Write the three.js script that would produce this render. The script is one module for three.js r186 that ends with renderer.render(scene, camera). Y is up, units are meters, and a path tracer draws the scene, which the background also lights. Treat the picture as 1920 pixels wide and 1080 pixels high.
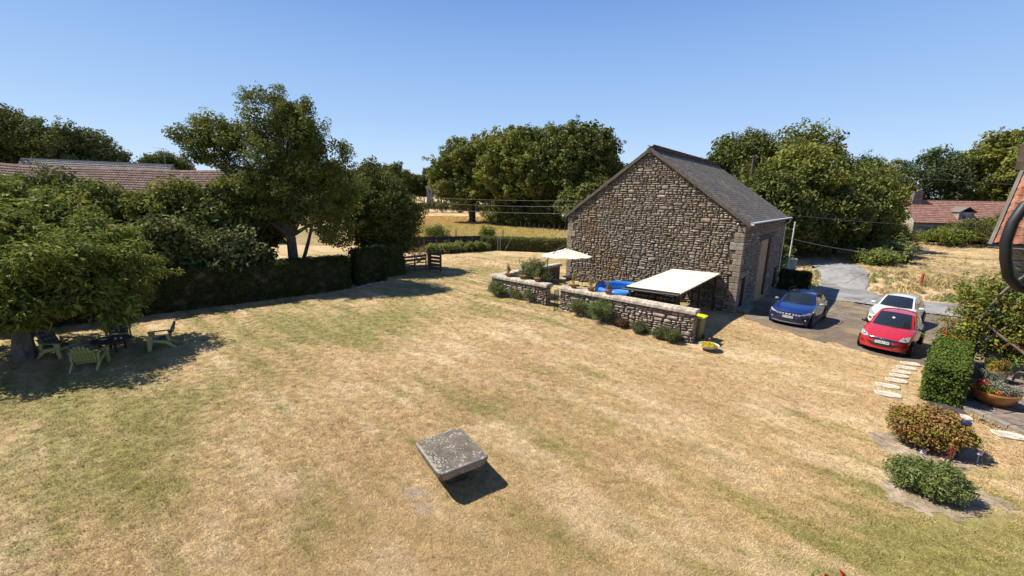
import * as THREE from 'three';
import { mergeGeometries, mergeVertices } from 'three/addons/utils/BufferGeometryUtils.js';
import { RoundedBoxGeometry } from 'three/addons/geometries/RoundedBoxGeometry.js';

// ---------------------------------------------------------------- camera, sky, sun, exposure
const scene = new THREE.Scene();
const R = THREE.MathUtils.degToRad;
const camera = new THREE.PerspectiveCamera(69.78, 16 / 9, 0.1, 4000);
camera.position.set(0, 5.8, 0);
camera.rotation.order = 'YXZ';
camera.rotation.set(R(-12.18), 0, R(1.09));

const renderer = new THREE.WebGLRenderer({ antialias: true });
renderer.setSize(1024, 576);
renderer.toneMapping = THREE.LinearToneMapping;
renderer.toneMappingExposure = 1.95;
renderer.shadowMap.enabled = true;

const toSun = new THREE.Vector3(-0.975 * 0.602, 0.799, -0.22 * 0.602).normalize();
{
  const W = 512, H = 256, d = new Float32Array(W * H * 4);
  const stops = [[0, .68, .84, 1.0], [4, .55, .735, .975], [10, .375, .585, .91], [22, .195, .36, .75], [45, .095, .205, .50], [90, .05, .125, .36]];
  for (let j = 0; j < H; j++) {
    const el = Math.max(0, ((j + .5) / H - .5) * 180);
    let k = 0; while (k < stops.length - 2 && el > stops[k + 1][0]) k++;
    const a = stops[k], b = stops[k + 1], t = Math.min(1, (el - a[0]) / (b[0] - a[0]));
    for (let i = 0; i < W; i++) {
      const o = (j * W + i) * 4;
      for (let c = 0; c < 3; c++) d[o + c] = .54 * (a[c + 1] + (b[c + 1] - a[c + 1]) * t);
      d[o + 3] = 1;
    }
  }
  const t = new THREE.DataTexture(d, W, H, THREE.RGBAFormat, THREE.FloatType);
  t.mapping = THREE.EquirectangularReflectionMapping; t.magFilter = t.minFilter = THREE.LinearFilter; t.needsUpdate = true;
  scene.background = t; scene.environment = t;
}
const sun = new THREE.DirectionalLight(new THREE.Color(1, .935, .82), 5);
sun.position.copy(toSun).multiplyScalar(120); sun.target.position.set(0, 0, -20);
sun.position.add(sun.target.position);
sun.castShadow = true; sun.shadow.mapSize.set(4096, 4096); sun.shadow.radius = 1;
Object.assign(sun.shadow.camera, { left: -90, right: 90, top: 90, bottom: -90, near: 1, far: 400 });
scene.add(sun, sun.target);

// ---------------------------------------------------------------- helpers
function rng(seed) { let a = seed >>> 0; return () => { a = (a + 0x6d2b79f5) | 0; let t = Math.imul(a ^ (a >>> 15), 1 | a); t = (t + Math.imul(t ^ (t >>> 7), 61 | t)) ^ t; return ((t ^ (t >>> 14)) >>> 0) / 4294967296; }; }
const lerp = (a, b, t) => a + (b - a) * t, clamp = (x, a = 0, b = 1) => Math.min(b, Math.max(a, x));
const sst = (a, b, x) => { const t = clamp((x - a) / (b - a)); return t * t * (3 - 2 * t); };
function hash(x, y, s = 0) { let h = Math.imul(x, 374761393) + Math.imul(y, 668265263) + Math.imul(s, 974634721); h = Math.imul(h ^ (h >>> 13), 1274126177); return ((h ^ (h >>> 16)) >>> 0) / 4294967296; }
function vnoise(x, y, s = 0) { const i = Math.floor(x), j = Math.floor(y), u = x - i, v = y - j, a = u * u * (3 - 2 * u), b = v * v * (3 - 2 * v); return lerp(lerp(hash(i, j, s), hash(i + 1, j, s), a), lerp(hash(i, j + 1, s), hash(i + 1, j + 1, s), a), b); }
function fbm(x, y, s = 0, o = 4) { let f = 0, a = .5, n = 0; for (let k = 0; k < o; k++) { f += a * vnoise(x, y, s + k); n += a; a *= .5; x = x * 2.03 + 11.3; y = y * 2.03 + 7.7; } return f / n; }
// noise that tiles: lattice wrapped at period p
function tnoise(x, y, p, s = 0) { const w = (k) => ((k % p) + p) % p, i = Math.floor(x), j = Math.floor(y), u = x - i, v = y - j, a = u * u * (3 - 2 * u), b = v * v * (3 - 2 * v); return lerp(lerp(hash(w(i), w(j), s), hash(w(i + 1), w(j), s), a), lerp(hash(w(i), w(j + 1), s), hash(w(i + 1), w(j + 1), s), a), b); }
function tfbm(u, v, p, s, o) { let f = 0, a = .5, n = 0; for (let k = 0; k < o; k++) { f += a * tnoise(u * p, v * p, p, s + k); n += a; a *= .5; p *= 2; } return f / n; }

const used = new Map();
function numbered(name) { const n = used.get(name) ?? 0; used.set(name, n + 1); return n ? name + '_' + String(n).padStart(3, '0') : name; }
function tag(o, label, category, group, kind) { if (label) o.userData.label = label; if (category) o.userData.category = category; if (group) o.userData.group = group; if (kind) o.userData.kind = kind; return o; }
function thing(name, label, category, pos = [0, 0, 0], turn = 0, group) {
  const o = new THREE.Group(); o.name = numbered(name); o.position.set(...pos); o.rotation.y = turn; scene.add(o);
  return tag(o, label, category, group);
}
function part(name, geo, mat, parent, pos, rot) {
  const m = new THREE.Mesh(geo, mat); m.name = name; if (pos) m.position.set(...pos); if (rot) m.rotation.set(...rot);
  parent.add(m); return m;
}
function solo(name, geo, mat, label, category, group, kind) { const m = new THREE.Mesh(geo, mat); m.name = numbered(name); scene.add(m); return tag(m, label, category, group, kind); }
function structure(name, geo, mat) { const m = new THREE.Mesh(geo, mat); m.name = name; m.userData.kind = 'structure'; m.userData.label = null; delete m.userData.label; scene.add(m); return m; }
const merge = (list) => mergeGeometries(list.map((g) => { const n = g.index ? g.toNonIndexed() : g; for (const k of Object.keys(n.attributes)) if (!['position', 'normal', 'uv', 'color'].includes(k)) n.deleteAttribute(k); return n; }));
function box(w, h, d, x = 0, y = 0, z = 0, bev = 0) { const g = bev ? new RoundedBoxGeometry(w, h, d, 1, bev) : new THREE.BoxGeometry(w, h, d); g.translate(x, y, z); return g; }
function cyl(r0, r1, h, x = 0, y = 0, z = 0, seg = 12) { const g = new THREE.CylinderGeometry(r1, r0, h, seg); g.translate(x, y + h / 2, z); return g; }
function lathe(pts, seg = 24) { return new THREE.LatheGeometry(pts.map((p) => new THREE.Vector2(...p)), seg); }
const V3 = (x, y, z) => new THREE.Vector3(x, y, z);
function tubeThrough(pts, r, seg = 24, rad = 6) { return new THREE.TubeGeometry(new THREE.CatmullRomCurve3(pts.map((p) => V3(...p))), seg, r, rad); }
function bar(a, b, r, seg = 6) { const A = V3(...a), B = V3(...b), d = B.clone().sub(A), g = new THREE.CylinderGeometry(r, r, d.length(), seg); g.applyQuaternion(new THREE.Quaternion().setFromUnitVectors(V3(0, 1, 0), d.clone().normalize())); g.translate(...A.add(B).multiplyScalar(.5).toArray()); return g; }
function beam(a, b, w, h) { const A = V3(...a), B = V3(...b), d = B.clone().sub(A), g = new THREE.BoxGeometry(w, h, d.length()), m = new THREE.Matrix4().lookAt(B, A, V3(0, 1, 0)); g.applyMatrix4(m); g.translate(...A.add(B).multiplyScalar(.5).toArray()); return g; }
// tapered limb through points [x,y,z,r]
function limb(pts, seg = 8, wob = 0, seed = 1) {
  const r = rng(seed), pos = [], idx = [], uv = []; const c = new THREE.CatmullRomCurve3(pts.map((p) => V3(p[0], p[1], p[2])));
  const n = (pts.length - 1) * 4; let len = 0, last = null;
  const rad = (t) => { const f = t * (pts.length - 1), k = Math.min(pts.length - 2, Math.floor(f)); return lerp(pts[k][3], pts[k + 1][3], f - k); };
  let side = V3(1, 0, .01).normalize();
  for (let i = 0; i <= n; i++) {
    const t = i / n, p = c.getPoint(t), T = c.getTangent(t); if (last) len += p.distanceTo(last); last = p;
    side = side.clone().addScaledVector(T, -side.dot(T)).normalize(); const up = T.clone().cross(side);
    for (let k = 0; k <= seg; k++) { const a = k / seg * Math.PI * 2, rr = rad(t) * (1 + wob * (hash(k % seg, i, seed) - .5)); const q = p.clone().addScaledVector(side, Math.cos(a) * rr).addScaledVector(up, Math.sin(a) * rr); pos.push(q.x, q.y, q.z); uv.push(k / seg * 2, len); }
  }
  for (let i = 0; i < n; i++) for (let k = 0; k < seg; k++) { const a = i * (seg + 1) + k, b = a + seg + 1; idx.push(a, a + 1, b, b, a + 1, b + 1); }
  const g = new THREE.BufferGeometry(); g.setAttribute('position', new THREE.Float32BufferAttribute(pos, 3)); g.setAttribute('uv', new THREE.Float32BufferAttribute(uv, 2)); g.setIndex(idx); g.computeVertexNormals(); return g;
}
function gridPatch(nu, nv, f) { // f(u,v) -> [x,y,z]
  const pos = [], uv = [], idx = []; for (let j = 0; j <= nv; j++) for (let i = 0; i <= nu; i++) { pos.push(...f(i / nu, j / nv)); uv.push(i / nu, j / nv); }
  for (let j = 0; j < nv; j++) for (let i = 0; i < nu; i++) { const a = j * (nu + 1) + i, b = a + nu + 1; idx.push(a, a + 1, b, b, a + 1, b + 1); }
  const g = new THREE.BufferGeometry(); g.setAttribute('position', new THREE.Float32BufferAttribute(pos, 3)); g.setAttribute('uv', new THREE.Float32BufferAttribute(uv, 2)); g.setIndex(idx); g.computeVertexNormals(); return g;
}
const flip = (g) => { const ix = g.index.array; for (let i = 0; i < ix.length; i += 3) { const t = ix[i]; ix[i] = ix[i + 1]; ix[i + 1] = t; } g.computeVertexNormals(); return g; };

// ---------------------------------------------------------------- textures and materials
function tex(size, f, srgb = true) { // f(u,v) -> [r,g,b] 0..1 (sRGB when srgb) ; tiles
  const d = new Uint8Array(size * size * 4);
  for (let j = 0; j < size; j++) for (let i = 0; i < size; i++) { const c = f((i + .5) / size, (j + .5) / size), o = (j * size + i) * 4; for (let k = 0; k < 3; k++) d[o + k] = clamp(c[k]) * 255; d[o + 3] = 255; }
  const t = new THREE.DataTexture(d, size, size); t.wrapS = t.wrapT = THREE.RepeatWrapping; t.magFilter = THREE.LinearFilter; t.minFilter = THREE.LinearMipmapLinearFilter; t.generateMipmaps = true; if (srgb) t.colorSpace = THREE.SRGBColorSpace; t.needsUpdate = true; return t;
}
const rep = (t, x, y = x) => { const c = t.clone(); c.repeat.set(x, y); c.needsUpdate = true; return c; };
const grainTex = tex(512, (u, v) => { const a = tfbm(u, v, 6, 3, 5), b = hash(u * 512 | 0, v * 512 | 0, 5), c = tfbm(u, v, 24, 9, 3); const g = .84 + .5 * (a - .5) + .2 * (b - .5) + .28 * (c - .5); return [g * 1.01, g, g * .985]; });
const roughTex = tex(512, (u, v) => { const g = .5 + .9 * (tfbm(u, v, 16, 31, 4) - .5) + .35 * (hash(u * 512 | 0, v * 512 | 0, 8) - .5); return [g, g, g]; }, false);
const woodTex = tex(512, (u, v) => { const g = tnoise(u * 48, v * 3, 48, 4) * .35 + tnoise(u * 120, v * 6, 120, 5) * .25 + tfbm(u, v, 5, 6, 3) * .4; const k = .86 + .75 * (g - .5); return [k, k * .97, k * .94]; });
const lin = (r, g, b) => new THREE.Color().setRGB(r, g, b);
const K = .7;                                     // the colours below are read off the picture; K takes them to real base colours under this sun
const mat = (r, g, b, o = {}) => new THREE.MeshStandardMaterial({ color: lin(r * K, g * K, b * K), roughness: .85, ...o });
const stony = (r, g, b, o = {}) => mat(r, g, b, { map: rep(grainTex, 1.3), bumpMap: rep(roughTex, 1.6), bumpScale: .012, roughness: .95, ...o });
const wooden = (r, g, b, o = {}) => mat(r, g, b, { map: woodTex, bumpMap: woodTex, bumpScale: .003, roughness: .8, ...o });
const leafMat = (r, g, b, tr = .3, o = {}) => new THREE.MeshPhysicalMaterial({ color: lin(r * K, g * K, b * K), roughness: .8, transmission: tr, thickness: 0, side: THREE.DoubleSide, specularIntensity: .2, vertexColors: true, ...o });
const metalDark = mat(.025, .025, .027, { roughness: .5, metalness: .4 });
const blackPlastic = mat(.018, .018, .02, { roughness: .55 });
const whitePaint = mat(.72, .72, .71, { roughness: .45 });
const terracotta = stony(.50, .24, .13, { bumpScale: .003, roughness: .8 });
const barkMat = mat(.20, .17, .13, { map: rep(grainTex, 1, .6), bumpMap: rep(roughTex, 2, .7), bumpScale: .03, roughness: .95 });

// ---------------------------------------------------------------- lie of the land
const BC = [12.14, -21.84], BT = R(-40.1);                                    // the barn's corner nearest the drive and its turn
const bx = Math.cos(BT), bs = Math.sin(BT);
const toBarn = (x, z) => { const a = x - BC[0], b = z - BC[1]; return [a * bx - b * bs, a * bs + b * bx]; };   // [along the gable, out of the gable]
const fromBarn = (x, z) => [BC[0] + x * bx + z * bs, BC[1] - x * bs + z * bx];
function groundY(x, z) {
  const [a, o] = toBarn(x, z);
  let y = .3 * sst(0, 9, -a) * sst(14, 8, o);
  y -= .045 * clamp(2.5 - o, 0, 13) * sst(-3, .5, a);
  y *= sst(-75, -50, z);
  // shallow bank up to the cut field across the road
  const f = (x - 27) * .644 - (z + 27) * .765; y += 1.1 * sst(3.2, 8.5, f) * sst(20, 30, x) ;
  // distant land rises gently
  const d = Math.hypot(x, z); y += 5 * sst(130, 420, d) + 16 * sst(300, 900, d) * (.5 + .5 * fbm(x * .004, z * .004, 77, 3));
  return y;
}
// ---------------------------------------------------------------- foliage
function sprig(n, rad, len, wid, seed, o = {}) { // a clump of n folded leaves
  const r = rng(seed), pos = [], col = [], idx = []; const up = o.up ?? .45;
  for (let i = 0; i < n; i++) {
    const p = V3(r() * 2 - 1, r() * 2 - 1, r() * 2 - 1); if (p.length() > 1) { i--; continue; } p.multiplyScalar(rad); p.y *= o.flat ?? .75;
    let nrm = V3(r() * 2 - 1, r() * 2 - 1, r() * 2 - 1).normalize().multiplyScalar(1 - up).add(V3(0, up, 0)).addScaledVector(p, .5 / rad).normalize();
    let dir = V3(r() * 2 - 1, (r() * 2 - 1) - (o.droop ?? .2), r() * 2 - 1).addScaledVector(p, .8 / rad); dir.addScaledVector(nrm, -dir.dot(nrm)).normalize();
    const side = dir.clone().cross(nrm), L = len * (.7 + .6 * r()), w = wid * (.7 + .6 * r()) * .5, k = pos.length / 3, t = .75 + .5 * r();
    const q = (a, b, c) => { const v = p.clone().addScaledVector(dir, a).addScaledVector(side, b).addScaledVector(nrm, c); pos.push(v.x, v.y, v.z); const y = .9 + .2 * r(); col.push(t * y, t, t * .9); };
    q(-L * .5, 0, 0); q(-L * .05, w, w * .35); q(L * .5, 0, -L * .08); q(-L * .05, -w, w * .35);
    idx.push(k, k + 1, k + 2, k, k + 2, k + 3);
  }
  const g = new THREE.BufferGeometry(); g.setAttribute('position', new THREE.Float32BufferAttribute(pos, 3)); g.setAttribute('color', new THREE.Float32BufferAttribute(col, 3)); g.setIndex(idx); g.computeVertexNormals(); return g;
}
const SPR = {
  oak: sprig(34, .55, .26, .17, 11), oakFine: sprig(46, .5, .17, .11, 12), broad: sprig(30, .5, .24, .15, 13), chestnut: sprig(22, .4, .27, .085, 14, { droop: .8, up: .55 }),
  far: sprig(30, .9, .5, .34, 15), box: sprig(44, .13, .045, .03, 16), shrub: sprig(34, .24, .085, .05, 17), tiny: sprig(34, .13, .05, .03, 18), veg: sprig(22, .22, .13, .1, 19, { up: .7 }), laurel: sprig(30, .2, .1, .05, 20),
};
function instanced(name, geo, mat, list, parent) { // list of [x,y,z,scale,colour,(stretchY)]
  const m = new THREE.InstancedMesh(geo, mat, list.length), r = rng(list.length * 7 + 3), M = new THREE.Matrix4(), q = new THREE.Quaternion(), e = new THREE.Euler();
  list.forEach((p, i) => { e.set((r() - .5) * (p[6] ?? 1.2), r() * 6.283, (r() - .5) * (p[6] ?? 1.2)); q.setFromEuler(e); M.compose(V3(p[0], p[1], p[2]), q, V3(p[3], p[3] * (p[5] ?? 1), p[3])); m.setMatrixAt(i, M); m.setColorAt(i, p[4]); });
  m.name = name; m.userData.kind = 'stuff'; (parent ?? scene).add(m); return m;
}
function tint(r, v = .35, warm = .18) { const k = 1 + (r() - .5) * v, w = 1 + (r() - .5) * warm; return lin(k * w, k, k * (2 - w) * .9); }
// lobes: [x,y,z,rx,ry,rz]; clumps sit through the outer half of each lobe, thinner below
function fillLobes(lobes, n, seed, o = {}) {
  const r = rng(seed), out = [], wt = lobes.map((l) => Math.pow(l[3] * l[4] * l[5], .62)), tot = wt.reduce((a, b) => a + b);
  while (out.length < n) {
    let k = r() * tot, i = 0; while ((k -= wt[i]) > 0 && i < lobes.length - 1) i++;
    const l = lobes[i], d = V3(r() * 2 - 1, r() * 2 - 1, r() * 2 - 1); if (d.length() > 1 || d.length() < .05) continue; d.normalize();
    const twig = r() < (o.twigs ?? .24), q = twig ? 1 + .42 * r() * r() + .1 * r() : (o.inner ?? .45) + (1 - (o.inner ?? .45)) * Math.sqrt(r()) + (r() - .5) * .16, bump = .82 + .36 * vnoise(d.x * 2.3 + i * 9 + 5, d.y * 2.3 + d.z * 1.7 + 9, seed);
    const x = l[0] + d.x * l[3] * q * bump, y = l[1] + d.y * l[4] * q * bump, z = l[2] + d.z * l[5] * q * bump; if (y < (o.floor ?? .15)) continue;
    out.push([x, y, z, (o.size ?? 1) * (twig ? .45 + .3 * r() : .55 + .85 * r()), tint(r, o.vary ?? .5, o.warm ?? .25)]);
  }
  return out;
}
function makeLobes(cx, cy, cz, rx, ry, rz, n, seed, size = .5) {
  const r = rng(seed), out = [[cx, cy, cz, rx * .56, ry * .6, rz * .56]]; n = Math.round(n * 1.6); size *= .74;
  for (let i = 0; i < n; i++) { const y = 1 - (i + .5) / n * 1.72, a = i * 2.39996 + r(), c = Math.sqrt(Math.max(0, 1 - y * y)), s = size * (.6 + .8 * r()), k = Math.max(.3, 1 - s * .92) + .1 * (r() - .5); out.push([cx + Math.cos(a) * c * rx * k, cy + y * ry * k, cz + Math.sin(a) * c * rz * k, rx * s, ry * s * .8, rz * s]); }
  return out;
}
// break each lobe up into smaller ones round its surface, so that outlines stay uneven
function ruffle(lobes, k, seed, s0 = .34) {
  const r = rng(seed), out = []; for (const l of lobes) { out.push([l[0], l[1], l[2], l[3] * .62, l[4] * .62, l[5] * .62]); for (let i = 0; i < k; i++) { const y = 1 - (i + .5) / k * 2, a = i * 2.39996 + r() * 2, c = Math.sqrt(Math.max(0, 1 - y * y)), s = s0 * (.6 + .9 * r()), q = .62 + .42 * r(); out.push([l[0] + Math.cos(a) * c * l[3] * q, l[1] + y * l[4] * q, l[2] + Math.sin(a) * c * l[5] * q, l[3] * s, l[4] * s, l[5] * s]); } }
  return out;
}
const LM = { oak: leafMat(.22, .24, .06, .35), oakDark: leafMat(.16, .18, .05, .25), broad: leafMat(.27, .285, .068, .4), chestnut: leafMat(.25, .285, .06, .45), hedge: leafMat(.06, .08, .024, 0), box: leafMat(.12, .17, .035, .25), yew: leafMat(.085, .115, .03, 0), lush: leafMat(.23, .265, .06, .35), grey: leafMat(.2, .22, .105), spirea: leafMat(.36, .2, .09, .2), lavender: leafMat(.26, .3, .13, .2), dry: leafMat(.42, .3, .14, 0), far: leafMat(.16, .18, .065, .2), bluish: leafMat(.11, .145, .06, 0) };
function tree(name, label, x, z, lobes, o = {}) {
  const base = o.y ?? groundY(x, z), t = thing(name, label, o.category ?? 'tree', [x, base, z], 0, o.group), r = rng(o.seed ?? 5);
  const h = o.fork ?? 2.5, tr = o.trunk ?? .25, g = [];
  const bend = [(r() - .5) * .3, (r() - .5) * .3];
  if (tr > 0) {
    g.push(limb([[0, -.3, 0, tr * 1.16], [bend[0] * .3, h * .25, bend[1] * .3, tr * 1.02], [bend[0], h, bend[1], tr * .85]], 10, .25, o.seed ?? 5));
    (o.limbLobes ?? lobes).forEach((l, i) => { if (i > (o.limbs ?? 9)) return; const m = [lerp(bend[0], l[0], .45) + (r() - .5) * .5, lerp(h, l[1], .5), lerp(bend[1], l[2], .45) + (r() - .5) * .5]; const k = tr * (i ? .42 : .7); g.push(limb([[bend[0], h - .2, bend[1], k * 1.3], [...m, k * .75], [l[0], l[1], l[2], k * .3]], 6, .2, i + 3)); const a = r() * 6.28; g.push(limb([[...m, k * .5], [m[0] + Math.cos(a) * l[3] * .8, m[1] + l[4] * .5, m[2] + Math.sin(a) * l[3] * .8, k * .12]], 5, .2, i + 40)); });
    part('trunk', merge(g), o.bark ?? barkMat, t);
  }
  const m = instanced('crown', o.sprig ?? SPR.oak, o.leaf ?? LM.oak, fillLobes(lobes, o.n ?? 900, o.seed ?? 5, o), t);
  return t;
}
// a clipped hedge along a line: dense inner branches and a skin of leaf clumps
function hedge(name, label, a, b, width, height, o = {}) {
  const dx = b[0] - a[0], dz = b[1] - a[1], len = Math.hypot(dx, dz), t = thing(name, label, 'hedge', [a[0], o.y ?? groundY(a[0], a[1]), a[1]], Math.atan2(-dz, dx), o.group), r = rng(o.seed ?? 9);
  const inset = o.inset ?? .1, yb = (o.y ?? groundY(a[0], a[1])), slope = ((o.y ?? groundY(b[0], b[1])) - yb) / len;
  const core = box(len - inset * 2, height - inset, width - inset * 2, len / 2, (height - inset) / 2, 0), P = core.attributes.position; for (let i = 0; i < P.count; i++) P.setY(i, P.getY(i) + P.getX(i) * slope);
  part('branches', core, o.core ?? twigMat, t);
  const list = [], den = o.density ?? 45, put = (x, y, z) => list.push([x, y + x * slope, z, (o.size ?? 1) * (.75 + .5 * r()), tint(r, o.vary ?? .35)]);
  const wob = (x, y) => (fbm(x * 1.1, y * 1.3, o.seed ?? 9, 3) - .5) * (o.wobble ?? .16);
  const face = (n, f) => { for (let i = 0; i < n; i++) f(r(), r()); };
  for (const s of [-1, 1]) face(len * height * den, (u, v) => put(u * len, .04 + v * (height - .06), s * (width / 2 - .06 + wob(u * len + s * 31, v * height))));
  face(len * width * den, (u, v) => put(u * len, height - .06 + wob(u * len + 90, v * 3), (v - .5) * width));
  for (const s of [0, 1]) face(width * height * den, (u, v) => put(s * len + (s ? -1 : 1) * .05 + wob(u * 3 + s * 9, v * 3 + 50), v * height, (u - .5) * width));
  instanced('foliage', o.sprig ?? SPR.laurel, o.leaf ?? LM.hedge, list, t);
  return t;
}
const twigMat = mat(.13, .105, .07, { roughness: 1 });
// a bush standing on the ground, many stems and a leafy skin
function bush(name, label, x, z, rx, ry, rz, o = {}) {
  const t = thing(name, label, o.category ?? 'bush', [x, o.y ?? groundY(x, z), z], o.turn ?? 0, o.group), r = rng(o.seed ?? 21), st = [];
  for (let i = 0; i < (o.stems ?? 6); i++) { const a = r() * 6.28, k = .35 + .5 * r(); st.push(limb([[Math.cos(a) * rx * .08, -.05, Math.sin(a) * rz * .08, .02 + ry * .008], [Math.cos(a) * rx * k * .5, ry * .7, Math.sin(a) * rz * k * .5, .014 + ry * .005], [Math.cos(a) * rx * k, ry * 1.45, Math.sin(a) * rz * k, .006]], 5, .2, i + 2)); }
  part('stems', merge(st), o.stemMat ?? barkMat, t);
  const lobes = o.lobes ?? makeLobes(0, ry * .95, 0, rx, ry, rz, o.nl ?? 9, o.seed ?? 21, o.ls ?? .48);
  instanced('foliage', o.sprig ?? SPR.shrub, o.leaf ?? LM.broad, fillLobes(lobes, o.n ?? 350, (o.seed ?? 21) + 1, { floor: .03, inner: .35, ...o }), t);
  return t;
}
// ---------------------------------------------------------------- ground
function sheet(x0, x1, z0, z1, step, lift, f, uvs) { // f(x,z): keep vertex?
  const nx = Math.ceil((x1 - x0) / step), nz = Math.ceil((z1 - z0) / step), pos = [], uv = [], idx = [], keep = [];
  for (let j = 0; j <= nz; j++) for (let i = 0; i <= nx; i++) { const x = lerp(x0, x1, i / nx), z = lerp(z0, z1, j / nz); pos.push(x, groundY(x, z) + lift, z); uv.push(...uvs(x, z)); keep.push(!f || f(x, z)); }
  for (let j = 0; j < nz; j++) for (let i = 0; i < nx; i++) { const a = j * (nx + 1) + i, b = a + nx + 1; if (keep[a] && keep[a + 1] && keep[b] && keep[b + 1]) idx.push(a, b, a + 1, b, b + 1, a + 1); }
  const g = new THREE.BufferGeometry(); g.setAttribute('position', new THREE.Float32BufferAttribute(pos, 3)); g.setAttribute('uv', new THREE.Float32BufferAttribute(uv, 2)); g.setIndex(idx); g.computeVertexNormals(); return g;
}
function inPoly(p, x, z) { let c = false; for (let i = 0, j = p.length - 1; i < p.length; j = i++) if ((p[i][1] > z) !== (p[j][1] > z) && x < (p[j][0] - p[i][0]) * (z - p[i][1]) / (p[j][1] - p[i][1]) + p[i][0]) c = !c; return c; }
const PARK = [[12.3, -21.6], [12.0, -19.6], [13.1, -17.6], [14.0, -15.9], [15.2, -14.6], [17.5, -14.0], [21, -14.6], [25.5, -18.5], [27.5, -22.5], [22, -27.6], [21.4, -32.5], [14, -24]];
const inPark = (x, z) => { const w = .5; return inPoly(PARK, x + w * (fbm(x * 1.3, z * 1.3, 4, 3) - .5) * 2, z + w * (fbm(x * 1.3, z * 1.3, 14, 3) - .5) * 2); };
const TERR = [[13.3, -11.75], [13.55, -9.6], [16, -6], [26, -6], [26, -14.6], [16.3, -14.6]];
const strawDry = [.535, .375, .185], strawPale = [.655, .49, .285], grassGreen = [.275, .24, .072], earthy = [.49, .32, .16];
const mix3 = (a, b, t) => [lerp(a[0], b[0], t), lerp(a[1], b[1], t), lerp(a[2], b[2], t)];
const bare = [[-3.6, -9.6, .22], [-1.85, -7.2, .36], [-1.6, -6.8, .3]];
function lawnColor(x, z, fine = true) {
  const [al, o] = toBarn(x, z), a = fbm(x * .13 + 3, z * .16 - 5, 201, 4), b = fbm(al * .32, o * 1.25, 221, 4), c = fine ? fbm(al * 2.2, o * 5, 241, 3) : fbm(al * 2.2, o * 5, 241, 2);
  const warp = o + 1.3 * fbm(x * .12, z * .12, 261, 3) + .0025 * x * x;
  const stripe = Math.sin(warp * 5.4) * .5 + Math.sin(warp * 11.9 + 1) * .28, smask = sst(.42, .62, fbm(x * .11, z * .11, 281, 3));
  const left = sst(-3, -13, x) * sst(-20, -6, z) * .17;
  const g = sst(.47, .71, .52 * a + .34 * b + .14 * c + left + .05 + stripe * (.045 + .06 * smask) - .01);
  let col = mix3(mix3(strawDry, strawPale, sst(.45, .75, fbm(al * .6 + 40, o * 1.5, 301, 4))), earthy, .55 * sst(.5, .72, fbm(x * .3 + 80, z * .34, 321, 3)));
  col = mix3(col, grassGreen, g * .92);
  for (const [px, pz, r] of bare) { const d = Math.hypot(x - px, (z - pz) * 1.4) + (b - .5) * .5; if (d < r) col = mix3([.56, .44, .31], col, sst(r * .4, r, d)); }
  if (fine) { const k = .62 + .5 * fbm(x * 9, z * 9, 341, 2) + .3 * hash(x * 90 | 0, z * 90 | 0, 3); col = [col[0] * k, col[1] * k, col[2] * k]; }
  return col;
}
const toS = (c) => (c <= .0031308 ? c * 12.92 : 1.055 * Math.pow(c, 1 / 2.4) - .055);
const LX0 = -30, LZ0 = -46, LS = 50;
const lawnTex = tex(2048, (u, v) => lawnColor(LX0 + u * LS, LZ0 + v * LS).map(toS));
lawnTex.wrapS = lawnTex.wrapT = THREE.ClampToEdgeWrapping;
const grassBump = tex(512, (u, v) => { const g = .5 + .7 * (tfbm(u, v, 40, 61, 3) - .5) + .5 * (hash(u * 512 | 0, v * 512 | 0, 9) - .5); return [g, g, g]; }, false);
const lawnMat = new THREE.MeshStandardMaterial({ color: lin(K, K, K), map: lawnTex, roughness: 1, bumpMap: rep(grassBump, 18), bumpScale: .03 });
structure('lawn', sheet(LX0, LX0 + LS, LZ0, LZ0 + LS, .5, 0, (x, z) => !inPoly(TERR, x, z), (x, z) => [(x - LX0) / LS, (z - LZ0) / LS]), lawnMat);

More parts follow.
